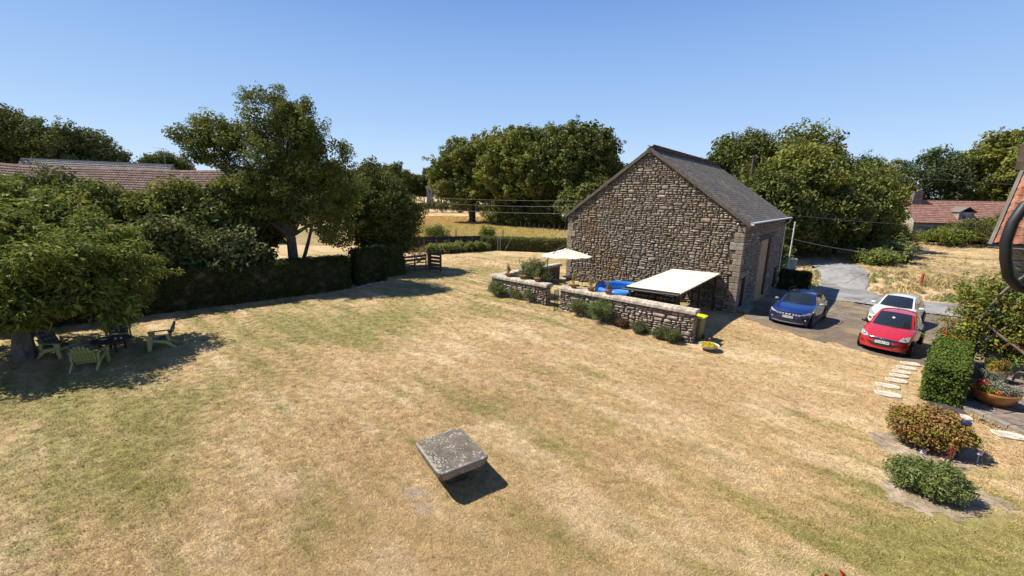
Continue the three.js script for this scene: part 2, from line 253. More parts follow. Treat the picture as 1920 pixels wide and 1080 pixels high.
// open country, out to the horizon
const fieldTex = tex(1024, (u, v) => { const a = tfbm(u, v, 5, 71, 6), b = tfbm(u, v, 60, 81, 3), h = hash(u * 1024 | 0, v * 1024 | 0, 17), st = tnoise(u * 160, v * 12, 160, 5); const k = .82 + .45 * (a - .5) + .4 * (b - .5) + .18 * (h - .5) + .18 * (st - .5); return [k * 1.05, k, k * (.88 + .2 * a)]; });
{
  const n = 190, pos = [], uv = [], idx = [], col = [];
  const fx = (t) => 8 + 14 * Math.sinh(4.75 * t), fz = (t) => -18 + 14 * Math.sinh(4.85 * t);
  for (let j = 0; j <= n; j++) for (let i = 0; i <= n; i++) {
    const x = fx(i / n * 2 - 1), z = fz(j / n * 1.62 - 1); pos.push(x, groundY(x, z) - .07, z); uv.push(x / 22, z / 22);
    const gm = fbm(x * .02 + 5, z * .02, 91, 3), right = sst(20, 28, x) * sst(-90, -70, z); let c = mix3([.88, .65, .32], [.88, .67, .37], right);
    c = mix3(c, [.3, .27, .1], .6 * sst(.52, .68, gm) * (1 - right)); c = mix3(c, [.45, .36, .16], .35 * sst(.5, .6, fbm(x * .16, z * .16, 95, 3)));
    col.push(...c);
  }
  for (let j = 0; j < n; j++) for (let i = 0; i < n; i++) { const a = j * (n + 1) + i, b = a + n + 1; idx.push(a, b, a + 1, b, b + 1, a + 1); }
  const g = new THREE.BufferGeometry(); g.setAttribute('position', new THREE.Float32BufferAttribute(pos, 3)); g.setAttribute('uv', new THREE.Float32BufferAttribute(uv, 2)); g.setAttribute('color', new THREE.Float32BufferAttribute(col, 3)); g.setIndex(idx); g.computeVertexNormals();
  structure('field', g, new THREE.MeshStandardMaterial({ color: lin(K, K, K), map: fieldTex, vertexColors: true, roughness: 1, bumpMap: rep(roughTex, 20), bumpScale: .08 }));
}
// drive of worn earth and gravel, road and lane
const parkTex = tex(1024, (u, v) => {
  const a = tfbm(u, v, 5, 101, 5), b = tfbm(u, v, 30, 111, 3), h = hash(u * 1024 | 0, v * 1024 | 0, 23), gpatch = sst(.53, .66, tfbm(u, v, 7, 131, 5)), gr = sst(.55, .7, tfbm(u, v, 9, 151, 4));
  let c = mix3([.17, .125, .085], [.25, .19, .14], b); c = mix3(c, [.36, .265, .12], gpatch * .75); c = mix3(c, [.30, .27, .24], gr * .7 * (h > .35 ? 1 : .3)); const k = .68 + .5 * (a - .5) + .55 * h; return c.map((q) => toS(clamp(q * k)));
});
structure('drive', sheet(11.5, 28, -33, -13.5, .16, .014, inPark, (x, z) => [x / 9, z / 9]), new THREE.MeshStandardMaterial({ color: lin(K, K, K), map: parkTex, roughness: 1, bumpMap: rep(roughTex, 4), bumpScale: .05 }));
const roadTex = tex(1024, (u, v) => { const a = tfbm(u, v, 6, 171, 5), b = tfbm(u, v, 40, 181, 2), h = hash(u * 1024 | 0, v * 1024 | 0, 29); const k = .27 + .2 * (a - .5) + .1 * (b - .5) + .13 * (h - .5) - .05 * sst(.55, .62, tfbm(u, v, 11, 191, 3)); return [toS(k * 1.02), toS(k), toS(k * .98)]; });
const roadMat = new THREE.MeshStandardMaterial({ color: lin(K, K, K), map: roadTex, roughness: .95, bumpMap: rep(roughTex, 6), bumpScale: .02 });
const near = (p, a, b) => { const dx = b[0] - a[0], dz = b[1] - a[1], t = clamp(((p[0] - a[0]) * dx + (p[1] - a[1]) * dz) / (dx * dx + dz * dz)); return Math.hypot(p[0] - a[0] - t * dx, p[1] - a[1] - t * dz); };
const wobE = (x, z) => (fbm(x * .9, z * .9, 41, 3) - .5) * 1.1;
const ROAD = [[14, -35.8], [23.4, -29.4], [27.8, -25.5], [44, -12.5]], LANE = [[24.2, -29], [27.6, -34], [29.6, -38]];
const onPath = (path, w) => (x, z) => { let d = 1e9; for (let i = 0; i < path.length - 1; i++) d = Math.min(d, near([x, z], path[i], path[i + 1])); return d < w + wobE(x, z); };
const onRoad = onPath(ROAD, 2.35), onLane = onPath(LANE, 1.7);
structure('road', sheet(12, 48, -39, -9, .16, .03, onRoad, (x, z) => [x / 8, z / 8]), roadMat);
structure('lane', sheet(21, 36, -50, -26, .16, .022, onLane, (x, z) => [x / 8, z / 8]), roadMat);

// short dry turf standing on the lawn
{
  const r = rng(77), blades = (n, s) => { const q = rng(s), pos = [], idx = [], col = []; for (let i = 0; i < n; i++) { const a = q() * 6.28, d = Math.sqrt(q()) * .055, x = Math.cos(a) * d, z = Math.sin(a) * d, l = .5 + q(), b = q() * 6.28, h = .026 * l, w = .0034, k = pos.length / 3, t = .75 + .5 * q(); pos.push(x - Math.sin(b) * w, 0, z + Math.cos(b) * w, x + Math.sin(b) * w, 0, z - Math.cos(b) * w, x + Math.cos(b) * h * 1.1, h, z + Math.sin(b) * h * 1.1); for (let m = 0; m < 3; m++) col.push(t, t, t); idx.push(k, k + 1, k + 2); } const g = new THREE.BufferGeometry(); g.setAttribute('position', new THREE.Float32BufferAttribute(pos, 3)); g.setAttribute('color', new THREE.Float32BufferAttribute(col, 3)); g.setIndex(idx); g.computeVertexNormals(); return g; };
  const m = leafMat(1, 1, 1, 0, { roughness: .95, specularIntensity: .2 }), sets = [[], [], []], N = 230000;
  const [ax, az] = [BC[0], BC[1]];
  for (let i = 0; i < N; i++) {
    const d = 3 * Math.pow(40 / 3, r()), a = (r() - .5) * 2.16, x = Math.sin(a) * d, z = -Math.cos(a) * d; if (x < LX0 || x > 19.5) continue;
    if (inPoly(TERR, x, z) || inPark(x, z) && r() > .05) continue; const [bl, bo] = toBarn(x, z); if (bl > -11.7 && bl < .1 && bo < 7.25 && bo > -14) continue;
    if (r() < .75 && (Math.hypot(x - 10.3, z + 9.3) < 1.1 || Math.hypot(x - 8.8, z + 7.5) < 1)) continue;
    const c = lawnColor(x, z, false), k = (.62 + .85 * r()) * (r() < .12 ? 1.25 : 1);
    sets[i % 3].push([x, groundY(x, z) - .003, z, (.7 + .6 * r()) * (1 + d * .022), lin(c[0] * k, c[1] * k, c[2] * k), .45 + .45 * r(), .25]);
  }
  sets.forEach((s, i) => { const g = instanced('grass', blades(16, 5 + i), m, s); g.name = numbered('grass'); tag(g, ['short dry straw coloured turf covering the lawn', 'cropped sun bleached grass blades over the lawn', 'sparse tufts of dry mown grass on the lawn'][i], 'grass', null, 'stuff'); });
}
// ---------------------------------------------------------------- rubble masonry
const STONE_TONES = [[.52, .42, .31], [.45, .36, .265], [.57, .47, .36], [.39, .315, .235], [.53, .39, .285], [.47, .40, .33], [.61, .52, .41], [.50, .33, .17]];
const stoneMats = STONE_TONES.map((c) => stony(c[0], c[1], c[2], { bumpScale: .018 }));
const wallStoneMats = [[.66, .54, .43], [.57, .46, .36], [.71, .60, .48], [.63, .48, .385], [.52, .42, .33], [.68, .53, .44]].map((c) => stony(c[0], c[1], c[2], { bumpScale: .018 }));
const mortarMat = stony(.2, .16, .12, { bumpScale: .02 });
const granite = stony(.45, .39, .32, { bumpScale: .008 }), granitePale = stony(.5, .46, .41, { bumpScale: .008 });
// one stone in the plane x,y: a rounded, uneven quadrilateral q (4 corners) that stands out of the joint by d
function stoneGeo(q, d, seed) {
  const r = rng(seed), n = 12, pos = [], idx = [], uv = [], ou = r() * 9, ov = r() * 9; const rings = [[1, -.06], [.985, .25], [.9, .72], [.6, 1 + .14 * r()]];
  const pt = (a, k) => { const c = Math.cos(a), s = Math.sin(a), e = .42; let u = Math.sign(c) * Math.pow(Math.abs(c), e), v = Math.sign(s) * Math.pow(Math.abs(s), e); u = u * k * .5 + .5; v = v * k * .5 + .5; return [lerp(lerp(q[0][0], q[1][0], u), lerp(q[3][0], q[2][0], u), v), lerp(lerp(q[0][1], q[1][1], u), lerp(q[3][1], q[2][1], u), v)]; };
  const jit = Array.from({ length: n }, () => 1 - .11 * r()), tilt = (r() - .5) * .5, tiltv = (r() - .5) * .5, cx = (q[0][0] + q[2][0]) / 2, cy = (q[0][1] + q[2][1]) / 2, w = Math.abs(q[2][0] - q[0][0]), h = Math.abs(q[2][1] - q[0][1]);
  rings.forEach(([k, z], ri) => { for (let i = 0; i < n; i++) { const p = pt((i + .5) / n * 6.2832, k * (ri < 3 ? jit[i] : .95)); const zz = z > 0 ? d * (z + tilt * (p[0] - cx) / w * z + tiltv * (p[1] - cy) / h * z + (r() - .5) * .22) : z; pos.push(p[0], p[1], zz); uv.push(p[0] + ou, p[1] + ov); } });
  pos.push(cx + (r() - .5) * w * .2, cy + (r() - .5) * h * .2, d * (1.05 + (r() - .5) * .3)); uv.push(cx + ou, cy + ov);
  for (let k = 0; k < rings.length - 1; k++) for (let i = 0; i < n; i++) { const a = k * n + i, b = k * n + (i + 1) % n; idx.push(a, b, a + n, b, b + n, a + n); }
  const l = (rings.length - 1) * n; for (let i = 0; i < n; i++) idx.push(l + i, l + (i + 1) % n, rings.length * n);
  const g = new THREE.BufferGeometry(); g.setAttribute('position', new THREE.Float32BufferAttribute(pos, 3)); g.setAttribute('uv', new THREE.Float32BufferAttribute(uv, 2)); g.setIndex(idx); g.computeVertexNormals(); return g;
}
// lays out stones over x0..x1, y0..y1; ok(x,y) says where there is wall. Returns quads.
function rubble(x0, x1, y0, y1, ok, seed, sx = .36, sy = .19) {
  const r = rng(seed), out = [], warp = (x, y) => [x + .07 * (fbm(x * 2.1, y * 2.1, seed + 1, 2) - .5), y + .16 * (fbm(x * .9, y * 1.3, seed + 2, 3) - .5)];
  const add = (a, b, c, d) => { const g = .012 + .012 * r(), q = [[a + g, c + g], [b - g, c + g], [b - g, d - g], [a + g, d - g]].map(([x, y]) => { const w = warp(x, y); return [w[0] + (r() - .5) * .03, w[1] + (r() - .5) * .022]; }); const mx = (a + b) / 2, my = (c + d) / 2; if (ok(mx, my) && ok(a + .06, d - .04) && ok(b - .06, d - .04) && ok(a + .06, c + .04) && ok(b - .06, c + .04)) out.push({ q, x: mx, y: my, area: (b - a) * (d - c) }); };
  let y = y0;
  while (y < y1) {
    const bh = sy * (1.25 + .95 * r()); let x = x0 - r() * sx;
    while (x < x1) {
      const w = sx * (.75 + 1.15 * r()), k = r(), a = Math.max(x, x0), b = Math.min(x + w, x1), t = y + bh;
      if (b - a > .09) {
        const m = y + bh * (.38 + .24 * r());
        if (k < .12) add(a, b, y, t);
        else if (k < .5) { const c = lerp(a, b, .36 + .28 * r()); add(a, c, y, m); add(c, b, y, m); const c2 = lerp(a, b, .3 + .4 * r()); if (r() < .55) { add(a, c2, m, t); add(c2, b, m, t); } else add(a, b, m, t); }
        else if (k < .85) { if (r() < .5) add(a, b, y, m); else { const c = lerp(a, b, .35 + .3 * r()); add(a, c, y, m); add(c, b, y, m); } add(a, b, m, t); }
        else { const c = lerp(a, b, .4 + .2 * r()), m2 = y + bh * (.4 + .2 * r()); add(a, c, y, t); add(c, b, y, m2); add(c, b, m2, t); }
      }
      x += w;
    }
    y += bh;
  }
  return out;
}
// stones as parts of a wall: the `most` that rank highest one by one, the rest joined
function layStones(parent, quads, seed, mats, most, place, rank, depth = .06) {
  const r = rng(seed); const order = quads.map((q, i) => [rank ? rank(q) : q.area, i]).sort((a, b) => b[0] - a[0]).map((e) => e[1]); const rest = mats.map(() => []);
  order.forEach((qi, i) => {
    const s = quads[qi]; let mi = Math.floor(r() * mats.length); if (s.m !== undefined) mi = s.m; const g = stoneGeo(s.q, depth * (.6 + .7 * r()) * (s.dk ?? 1), seed * 31 + qi); g.applyMatrix4(place);
    if (i < most) part('stone', g, mats[mi], parent); else rest[mi].push(g);
  });
  const full = rest.map((l, i) => [l, mats[i]]).filter((e) => e[0].length);
  if (full.length) { const m = part('small_stones', mergeGeometries(full.map((e) => mergeGeometries(e[0])), true), full.map((e) => e[1]), parent); m.userData.kind = 'stuff'; }
}
// ---------------------------------------------------------------- the stone barn
const BW = 10.88, BL = 13.65, RIDGE = 8.93, SL = .723, OVER = .14;
const roofY = (x) => RIDGE - SL * Math.abs(x + BW / 2);
const wallTop = (x) => roofY(x) - .2;
{
  const b = thing('stone_barn', 'rubble stone barn with a steep grey slate roof beside the parked cars', 'barn', [BC[0], 0, BC[1]], BT);
  const T = .55, BASE = -.9;
  // gable towards the terrace
  const gs = new THREE.Shape([[-BW, BASE], [0, BASE], [0, wallTop(0)], [-BW / 2, wallTop(-BW / 2)], [-BW, wallTop(-BW)]].map((p) => new THREE.Vector2(...p)));
  const gable = part('gable_wall', new THREE.ExtrudeGeometry(gs, { depth: T, bevelEnabled: false }).translate(0, 0, -T), mortarMat, b);
  part('gable_wall', new THREE.ExtrudeGeometry(gs, { depth: T, bevelEnabled: false }).translate(0, 0, -BL), mortarMat, b);
  // long walls; the one on the drive has three openings
  const hole = (s0, s1, y0, y1) => new THREE.Path([[s0, y0], [s1, y0], [s1, y1], [s0, y1]].map((p) => new THREE.Vector2(...p)));
  const ss = new THREE.Shape([[T, BASE], [BL - T, BASE], [BL - T, wallTop(0)], [T, wallTop(0)]].map((p) => new THREE.Vector2(...p)));
  ss.holes.push(hole(.72, 1.82, -.3, 1.7), hole(5.2, 8.5, -.6, 3.55), hole(11.9, 12.9, -.7, 1.0));
  const side = part('side_wall', new THREE.ExtrudeGeometry(ss, { depth: T, bevelEnabled: false }).rotateY(Math.PI / 2).translate(-T, 0, 0), mortarMat, b);
  part('side_wall', box(T, wallTop(0) - BASE, BL - 2 * T, -BW + T / 2, (wallTop(0) + BASE) / 2, -BL / 2), mortarMat, b);
  // quoins
  const rq = rng(5), quo = [], white = { y0: 3.34, y1: 3.75, w: .6 };
  const gq = [], qh = []; let y = -.25; while (y < wallTop(0) - .2) { let h = .19 + .2 * rq(); if (y < white.y0 && y + h > white.y0 - .1) h = white.y0 - y; if (Math.abs(y - white.y0) < .02) h = white.y1 - white.y0; qh.push([y, y + h, rq()]); y += h; }
  const front = new THREE.Matrix4(), toSide = new THREE.Matrix4().makeRotationY(Math.PI / 2);   // side stones are laid out in (s, y): x' = s runs away from the gable
  const exclude = []; qh.forEach(([a, c, k], i) => { const long = i % 2 ? .26 + .16 * k : .42 + .24 * k, wide = Math.abs(a - white.y0) < .02 ? white.w : long; exclude.push([a, c, wide, i % 2 ? .46 + .14 * k : .26 + .1 * k]); });
  exclude.forEach(([a, c, w, ws], i) => {
    const m = Math.abs(a - white.y0) < .02 ? granitePale : stoneMats[[0, 1, 2, 5, 4, 0, 3][i % 7]];
    part('quoin', new RoundedBoxGeometry(w + .05, c - a - .02, ws + .05, 1, .025).translate(-w / 2 + .025, (a + c) / 2, -ws / 2 + .025), m, gable);
    if (i > 2) part('quoin', new RoundedBoxGeometry(w + .03, c - a - .02, .35, 1, .025).translate(-BW + w / 2 - .015, (a + c) / 2, -.35 / 2 + .04), stoneMats[[2, 0, 1][i % 3]], gable);
  });
  const corner = (x, yy, d) => { for (const [a, c, w] of exclude) if (yy > a - .02 && yy < c + .02 && d < w + .04) return true; return false; };
  const okG = (x, yy) => x < -.03 && x > -BW + .03 && yy < wallTop(x) - .03 && !corner(x, yy, -x) && !(yy > .6 && corner(x, yy, x + BW));
  const gq2 = rubble(-BW, 0, -.2, RIDGE, okG, 301, .33, .12);
  for (const s of gq2) { const oc = fbm(s.x * .5 + 3, s.y * .5, 88, 3), dst = Math.hypot(s.x + 7.6, (s.y - 3.9) * .8); if (dst < 2.2 && oc > .46 && hash(s.x * 50 | 0, s.y * 50 | 0) < .5) s.m = 7; else s.m = Math.floor(hash(s.x * 97 | 0, s.y * 83 | 0, 4) * 7); }
  // one by one where they show largest, towards the drive end and low down
  layStones(gable, gq2, 41, stoneMats, 270, front, (s) => s.area * (1 + .055 * (s.x + BW)) * (s.y < .4 ? .6 : 1));
  const cornS = (s, yy) => { for (const [a, c, , ws] of exclude) if (yy > a - .02 && yy < c + .02 && s < ws + .04) return true; return false; };
  const holes = [[.35, 2.15, -.4, 2.1], [5.1, 8.6, -.7, 3.6], [4.4, 9.05, 3.5, 3.95], [11.8, 13, -.8, 1.15]];
  const okS = (x, yy) => { const s = x; return s > .02 && s < BL - .03 && yy < wallTop(0) - .02 && !cornS(s, yy) && !holes.some(([a, c, d, e]) => s > a && s < c && yy > d && yy < e); };
  layStones(side, rubble(0, BL, -.7, wallTop(0), okS, 305, .35, .135), 43, stoneMats.slice(0, 7), 25, toSide, (s) => s.area * (1.6 - .1 * s.x));
  // small door with a dressed granite frame, hay door with a timber lintel, dark stable opening
  const dk = wooden(.05, .04, .032), tan = wooden(.66, .46, .28), lint = wooden(.03, .024, .02);
  const SP = (g) => g.applyMatrix4(toSide);           // (x' = s, y, out)
  const sd = part('door', SP(box(1.08, 1.95, .06, 1.27, .7, -.3)), dk, b);
  for (let i = 0; i < 4; i++) part('plank', SP(box(.25, 1.9, .025, (.88 + i * .26), .7, -.255, .006)), dk, sd);
  part('handle', SP(box(.03, .14, .04, .85, .75, -.22)), metalDark, sd);
  for (const s of [.53, 2.0]) for (let i = 0; i < 3; i++) part('jamb_stone', SP(box(s < 1 ? .36 : .33, .68, .4, s, -.05 + i * .69, -.15 + .003 * i, .02)), granite, side);
  part('door_lintel', SP(box(1.95, .33, .42, 1.26, 1.93, -.14, .025)), granite, side);
  for (const [c, w] of [[6.02, 1.62], [7.68, 1.64]]) { const leaf = part('barn_door', SP(box(w, 4.1, .05, c, 1.5, -.17)), tan, b); for (let i = 0; i < 5; i++) part('plank', SP(box(w / 5 - .012, 4.06, .022, c - w / 2 + (i + .5) * w / 5, 1.5, -.134, .004)), tan, leaf); }
  part('door_lintel', SP(box(4.65, .36, .3, 6.7, 3.73, -.08, .02)), lint, side);
  part('door', SP(box(.98, 1.7, .06, 12.4, .12, -.35)), dk, b);
  part('door_lintel', SP(box(1.4, .22, .35, 12.4, 1.08, -.14, .02)), lint, side);
  const st = part('door_step', SP(new RoundedBoxGeometry(1.5, .22, .6, 1, .04).translate(1.2, -.02, .32)), granite, b);
  // roof: boards, slates, verges, ridge
  const len = Math.hypot(1, SL), run = BW / 2 + .3, sl = run * len, ang = Math.atan(SL);
  const slateMats = [[.165, .14, .125], [.21, .18, .16], [.12, .103, .094], [.28, .24, .205]].map((c) => stony(c[0], c[1], c[2], { bumpScale: .006, roughness: .95 }));
  const roof = part('roof', merge([-1, 1].map((s) => { const g = box(sl, .05, BL + 2 * OVER, 0, 0, 0); g.rotateZ(-s * ang); g.translate(-BW / 2 + s * run / 2, RIDGE - SL * run / 2 - .1, -BL / 2); return g; })), wooden(.1, .08, .06), b);
  const rs = rng(9), lists = slateMats.map(() => []);
  for (const s of [1, -1]) {
    const rows = Math.floor(sl / .2), cols = Math.floor((BL + 2 * OVER) / .24);
    for (let j = 0; j <= rows; j++) for (let i = 0; i < cols + 1; i++) {
      const z0 = OVER - i * .24 - (j % 2 ? .12 : 0) + .12, w = .23; if (z0 > OVER + .02 + .12 || z0 - w < -BL - OVER - .15) continue; const d = sl - j * .2 + .02 + (rs() - .5) * .012;
      const g = box(.36, .011, w, 0, 0, 0); g.rotateZ(.032 + rs() * .008); g.translate(-(0) + d - .18, .0, Math.min(OVER + .02 - w / 2, z0 - w / 2) + (rs() - .5) * .006); g.rotateY(0);
      const m = new THREE.Matrix4().makeRotationZ(-ang); g.applyMatrix4(m); g.translate(0, RIDGE - .05, 0); if (s < 0) g.applyMatrix4(new THREE.Matrix4().makeScale(-1, 1, 1)), g.index && (() => { const a = g.index.array; for (let q = 0; q < a.length; q += 3) [a[q], a[q + 1]] = [a[q + 1], a[q]]; })(); g.translate(-BW / 2, 0, 0);
      const t = fbm(d * .6, z0 * .5 + s * 20, 17, 3); lists[clamp(Math.floor((t - .36) * 5 + rs() * 2.6), 0, 3)].push(g);
    }
  }
  const sm = part('slates', mergeGeometries(lists.map((l) => mergeGeometries(l)), true), slateMats, roof); sm.userData.kind = 'stuff';
  part('ridge_cap', merge([-1, 1].map((s) => { const g = box(.26, .02, BL + 2 * OVER + .02, s * .12, 0, 0); g.rotateZ(-s * ang * .9); g.translate(-BW / 2, RIDGE - .005 - .0, -BL / 2); return g; })), slateMats[2], roof);
  for (const zz of [OVER + .012, -BL - OVER - .012]) for (const s of [-1, 1]) { const g = box(sl, .17, .025, 0, 0, 0); g.rotateZ(-s * ang); g.translate(-BW / 2 + s * run / 2, RIDGE - SL * run / 2 - .15, zz); part('verge_board', g, wooden(.16, .135, .11), roof); }
  for (const x of [-BW / 2, -2.7, -8.1, -.35, -10.4]) part('purlin', box(.16, .18, .3, x, roofY(x) - .29, .02), wooden(.07, .055, .045), roof);
  // gutters and downpipe
  for (const s of [1, -1]) { const gx = s > 0 ? .36 : -BW - .36; const half = new THREE.CylinderGeometry(.075, .075, BL + .4, 12, 1, false, Math.PI / 2, Math.PI); half.rotateX(Math.PI / 2); half.rotateZ(0); const gm = part('gutter', merge([half.translate(gx, roofY(.3) - .02, -BL / 2), box(.02, .1, BL + .4, gx - s * .075, roofY(.3), -BL / 2)]), whitePaint, b); for (const zz of [.19, -BL - .19]) part('gutter_end', new THREE.CylinderGeometry(.085, .085, .02, 14).rotateX(Math.PI / 2).translate(gx, roofY(.3) - .02, zz), whitePaint, gm); }
  part('downpipe', merge([tubeThrough([[.36, 4.68, -13.5], [.34, 4.5, -13.5], [.12, 4.32, -13.5], [.1, 4.1, -13.5], [.1, 2, -13.5], [.1, -.35, -13.5]], .045, 40, 8)]), whitePaint, b);
  for (const yy of [1, 3]) part('pipe_bracket', box(.16, .04, .12, .06, yy, -13.5), whitePaint, b);
  // lamp on the gable and the cable anchor
  const lamp = part('wall_lamp', lathe([[0, 0], [.05, .01], [.07, .09], [.06, .16], [.02, .2], [0, .2]], 12).translate(-9.15, 2.15, .2), whitePaint, b);
  part('lamp_arm', bar([-9.15, 2.35, .2], [-9.15, 2.32, -.02], .018), metalDark, lamp); part('lamp_plate', box(.1, .16, .03, -9.15, 2.3, .06), metalDark, lamp);
  part('cable_anchor', merge([bar([-.33, 4.72, 0], [-.33, 4.72, .16], .015), new THREE.SphereGeometry(.05, 10, 8).translate(-.33, 4.72, .18)]), whitePaint, b);
}
// ---------------------------------------------------------------- walled terrace in front of the barn
const patioY = .16, COP = 1.45;
const P = (x, z, y = patioY) => { const [a, c] = fromBarn(x, z); return [a, y, c]; };
{
  const pv = gridPatch(1, 1, (u, v) => { const [a, c] = fromBarn(-11.2 + u * 11.1, .15 + v * 6.6); return [a, patioY, c]; }); // paved floor
  const paveTex = tex(512, (u, v) => { const k = .5 + .25 * (tfbm(u, v, 5, 401, 4) - .5) + .1 * (hash(u * 512 | 0, v * 512 | 0, 3) - .5); return [k * 1.02, k * .98, k * .92].map((q) => toS(q)); });
  const fl = new THREE.BoxGeometry(7.75, .5, 6.7); const m = structure('terrace_floor', fl, new THREE.MeshStandardMaterial({ color: lin(K, K, K), map: rep(paveTex, 5, 3), roughness: .95, bumpMap: rep(roughTex, 6), bumpScale: .01 }));
  const c = P(-7.33, 3.45, patioY - .25); m.position.set(...c); m.rotation.y = BT;
  const sill = structure('gate_threshold', new RoundedBoxGeometry(.84, .3, .6, 1, .02), granitePale); sill.position.set(...P(-7.1, 6.98, patioY - .13)); sill.rotation.y = BT;
}
// a wall along local x from x0 to x1, faces at z = 0 (front) and z = -th; stones on both faces and ends; granite coping
function rubbleWall(label, x0, x1, th, pos, turn, most, seed, y0 = () => 0, faces = 'fbe', mats = wallStoneMats) {
  const t = thing('stone_wall', label, 'wall', pos, turn, 'rubble walls round the terrace'), top = COP - .17, n = Math.max(1, Math.round((x1 - x0) / .9)), base = -.35;
  part('core', box(x1 - x0 - .06, top - base, th - .08, (x0 + x1) / 2, (top + base) / 2, -th / 2), mortarMat, t);
  const ok = (a, b) => (x, y) => x > a + .01 && x < b - .01 && y < top - .005;
  const M = new THREE.Matrix4(), f = rubble(x0, x1, base + .1, top + .1, ok(x0, x1), seed, .33, .13), clampTop = (l) => l.forEach((s) => s.q.forEach((p) => { p[1] = Math.min(p[1], top - .005); }));
  clampTop(f); layStones(t, f, seed, mats, most, new THREE.Matrix4().makeTranslation(0, 0, -.035), (s) => s.area * (s.y > -.1 ? 1 : .1), .05);
  if (faces.includes('b')) { const bk = rubble(-x1, -x0, base + .1, top + .1, ok(-x1, -x0), seed + 3, .38, .19); clampTop(bk); layStones(t, bk, seed + 3, mats, faces.includes('B') ? most : 0, new THREE.Matrix4().makeRotationY(Math.PI).setPosition(0, 0, -th + .035), null, .04); }
  if (faces.includes('e')) for (const s of [0, 1]) { const en = rubble(0, th, base + .1, top + .1, ok(0, th), seed + 7 + s, .34, .2); clampTop(en); layStones(t, en, seed + 7 + s, mats, s ? 12 : 0, s ? new THREE.Matrix4().makeRotationY(Math.PI / 2).setPosition(x1 - .03, 0, 0) : new THREE.Matrix4().makeRotationY(-Math.PI / 2).setPosition(x0 + .03, 0, -th), null, .04); }
  // coping: rounded granite lengths with tight joints
  const r = rng(seed + 5); let x = x0 - .05; for (let i = 0; i < n; i++) { const w = (x1 - x0 + .1) / n, d = th + .14, sh = new THREE.Shape(); sh.moveTo(-d / 2, 0); sh.lineTo(d / 2, 0); sh.lineTo(d / 2, .08); sh.quadraticCurveTo(d / 2, .165, d / 2 - .1, .17); sh.lineTo(-d / 2 + .1, .175); sh.quadraticCurveTo(-d / 2, .165, -d / 2, .08); const g = new THREE.ExtrudeGeometry(sh, { depth: w - .014, bevelEnabled: true, bevelSize: .005, bevelThickness: .006, bevelSegments: 1, curveSegments: 4 }); g.rotateY(Math.PI / 2); g.translate(x + .007, top + (r() - .5) * .008, -th / 2 + (r() - .5) * .012); part('coping_stone', g, i % 3 ? copingMat : copingMat2, t); x += w; }
  return t;
}
const copingMat = stony(.74, .66, .54, { bumpScale: .006 }), copingMat2 = stony(.68, .59, .48, { bumpScale: .006 });
rubbleWall('long low rubble wall with granite coping running from the gate to the yellow lidded bin', -6.68, -.02, .42, P(0, 7.1, 0), BT, 230, 501);
rubbleWall('short low rubble wall with three pots between the gate and the corner of the terrace', -11.5, -7.5, .42, P(0, 7.1, 0), BT, 130, 511);
rubbleWall('shaded low rubble side wall running back from the oleander to the barn', .42, 6.95, .42, [P(-11.5, 0, 0)[0], 0, P(-11.5, 0, 0)[2]], BT - Math.PI / 2, 60, 521, undefined, 'f');
// wrought iron gate leaves folded open at the gap
function gateLeaf(label, x, z, turn, w = .8) { const g = thing('garden_gate', label, 'gate', P(x, z), BT + turn, 'black iron gate leaves at the gap in the terrace wall'); part('frame', merge([bar([0, .05, 0], [0, 1.2, 0], .018), bar([w, .05, 0], [w, 1.2, 0], .018), bar([0, .1, 0], [w, .1, 0], .014), bar([0, 1.1, 0], [w, 1.1, 0], .014)]), metalDark, g); for (let i = 1; i < 6; i++) part('bar', bar([w * i / 6, .1, 0], [w * i / 6, 1.22, 0], .008), metalDark, g); return g; }
gateLeaf('black iron gate leaf folded flat over the end of the short wall', -7.46, 7.16, Math.PI - .06);
gateLeaf('black iron gate leaf swung outwards beside the end of the long wall', -6.72, 7.16, -1.45, .42);
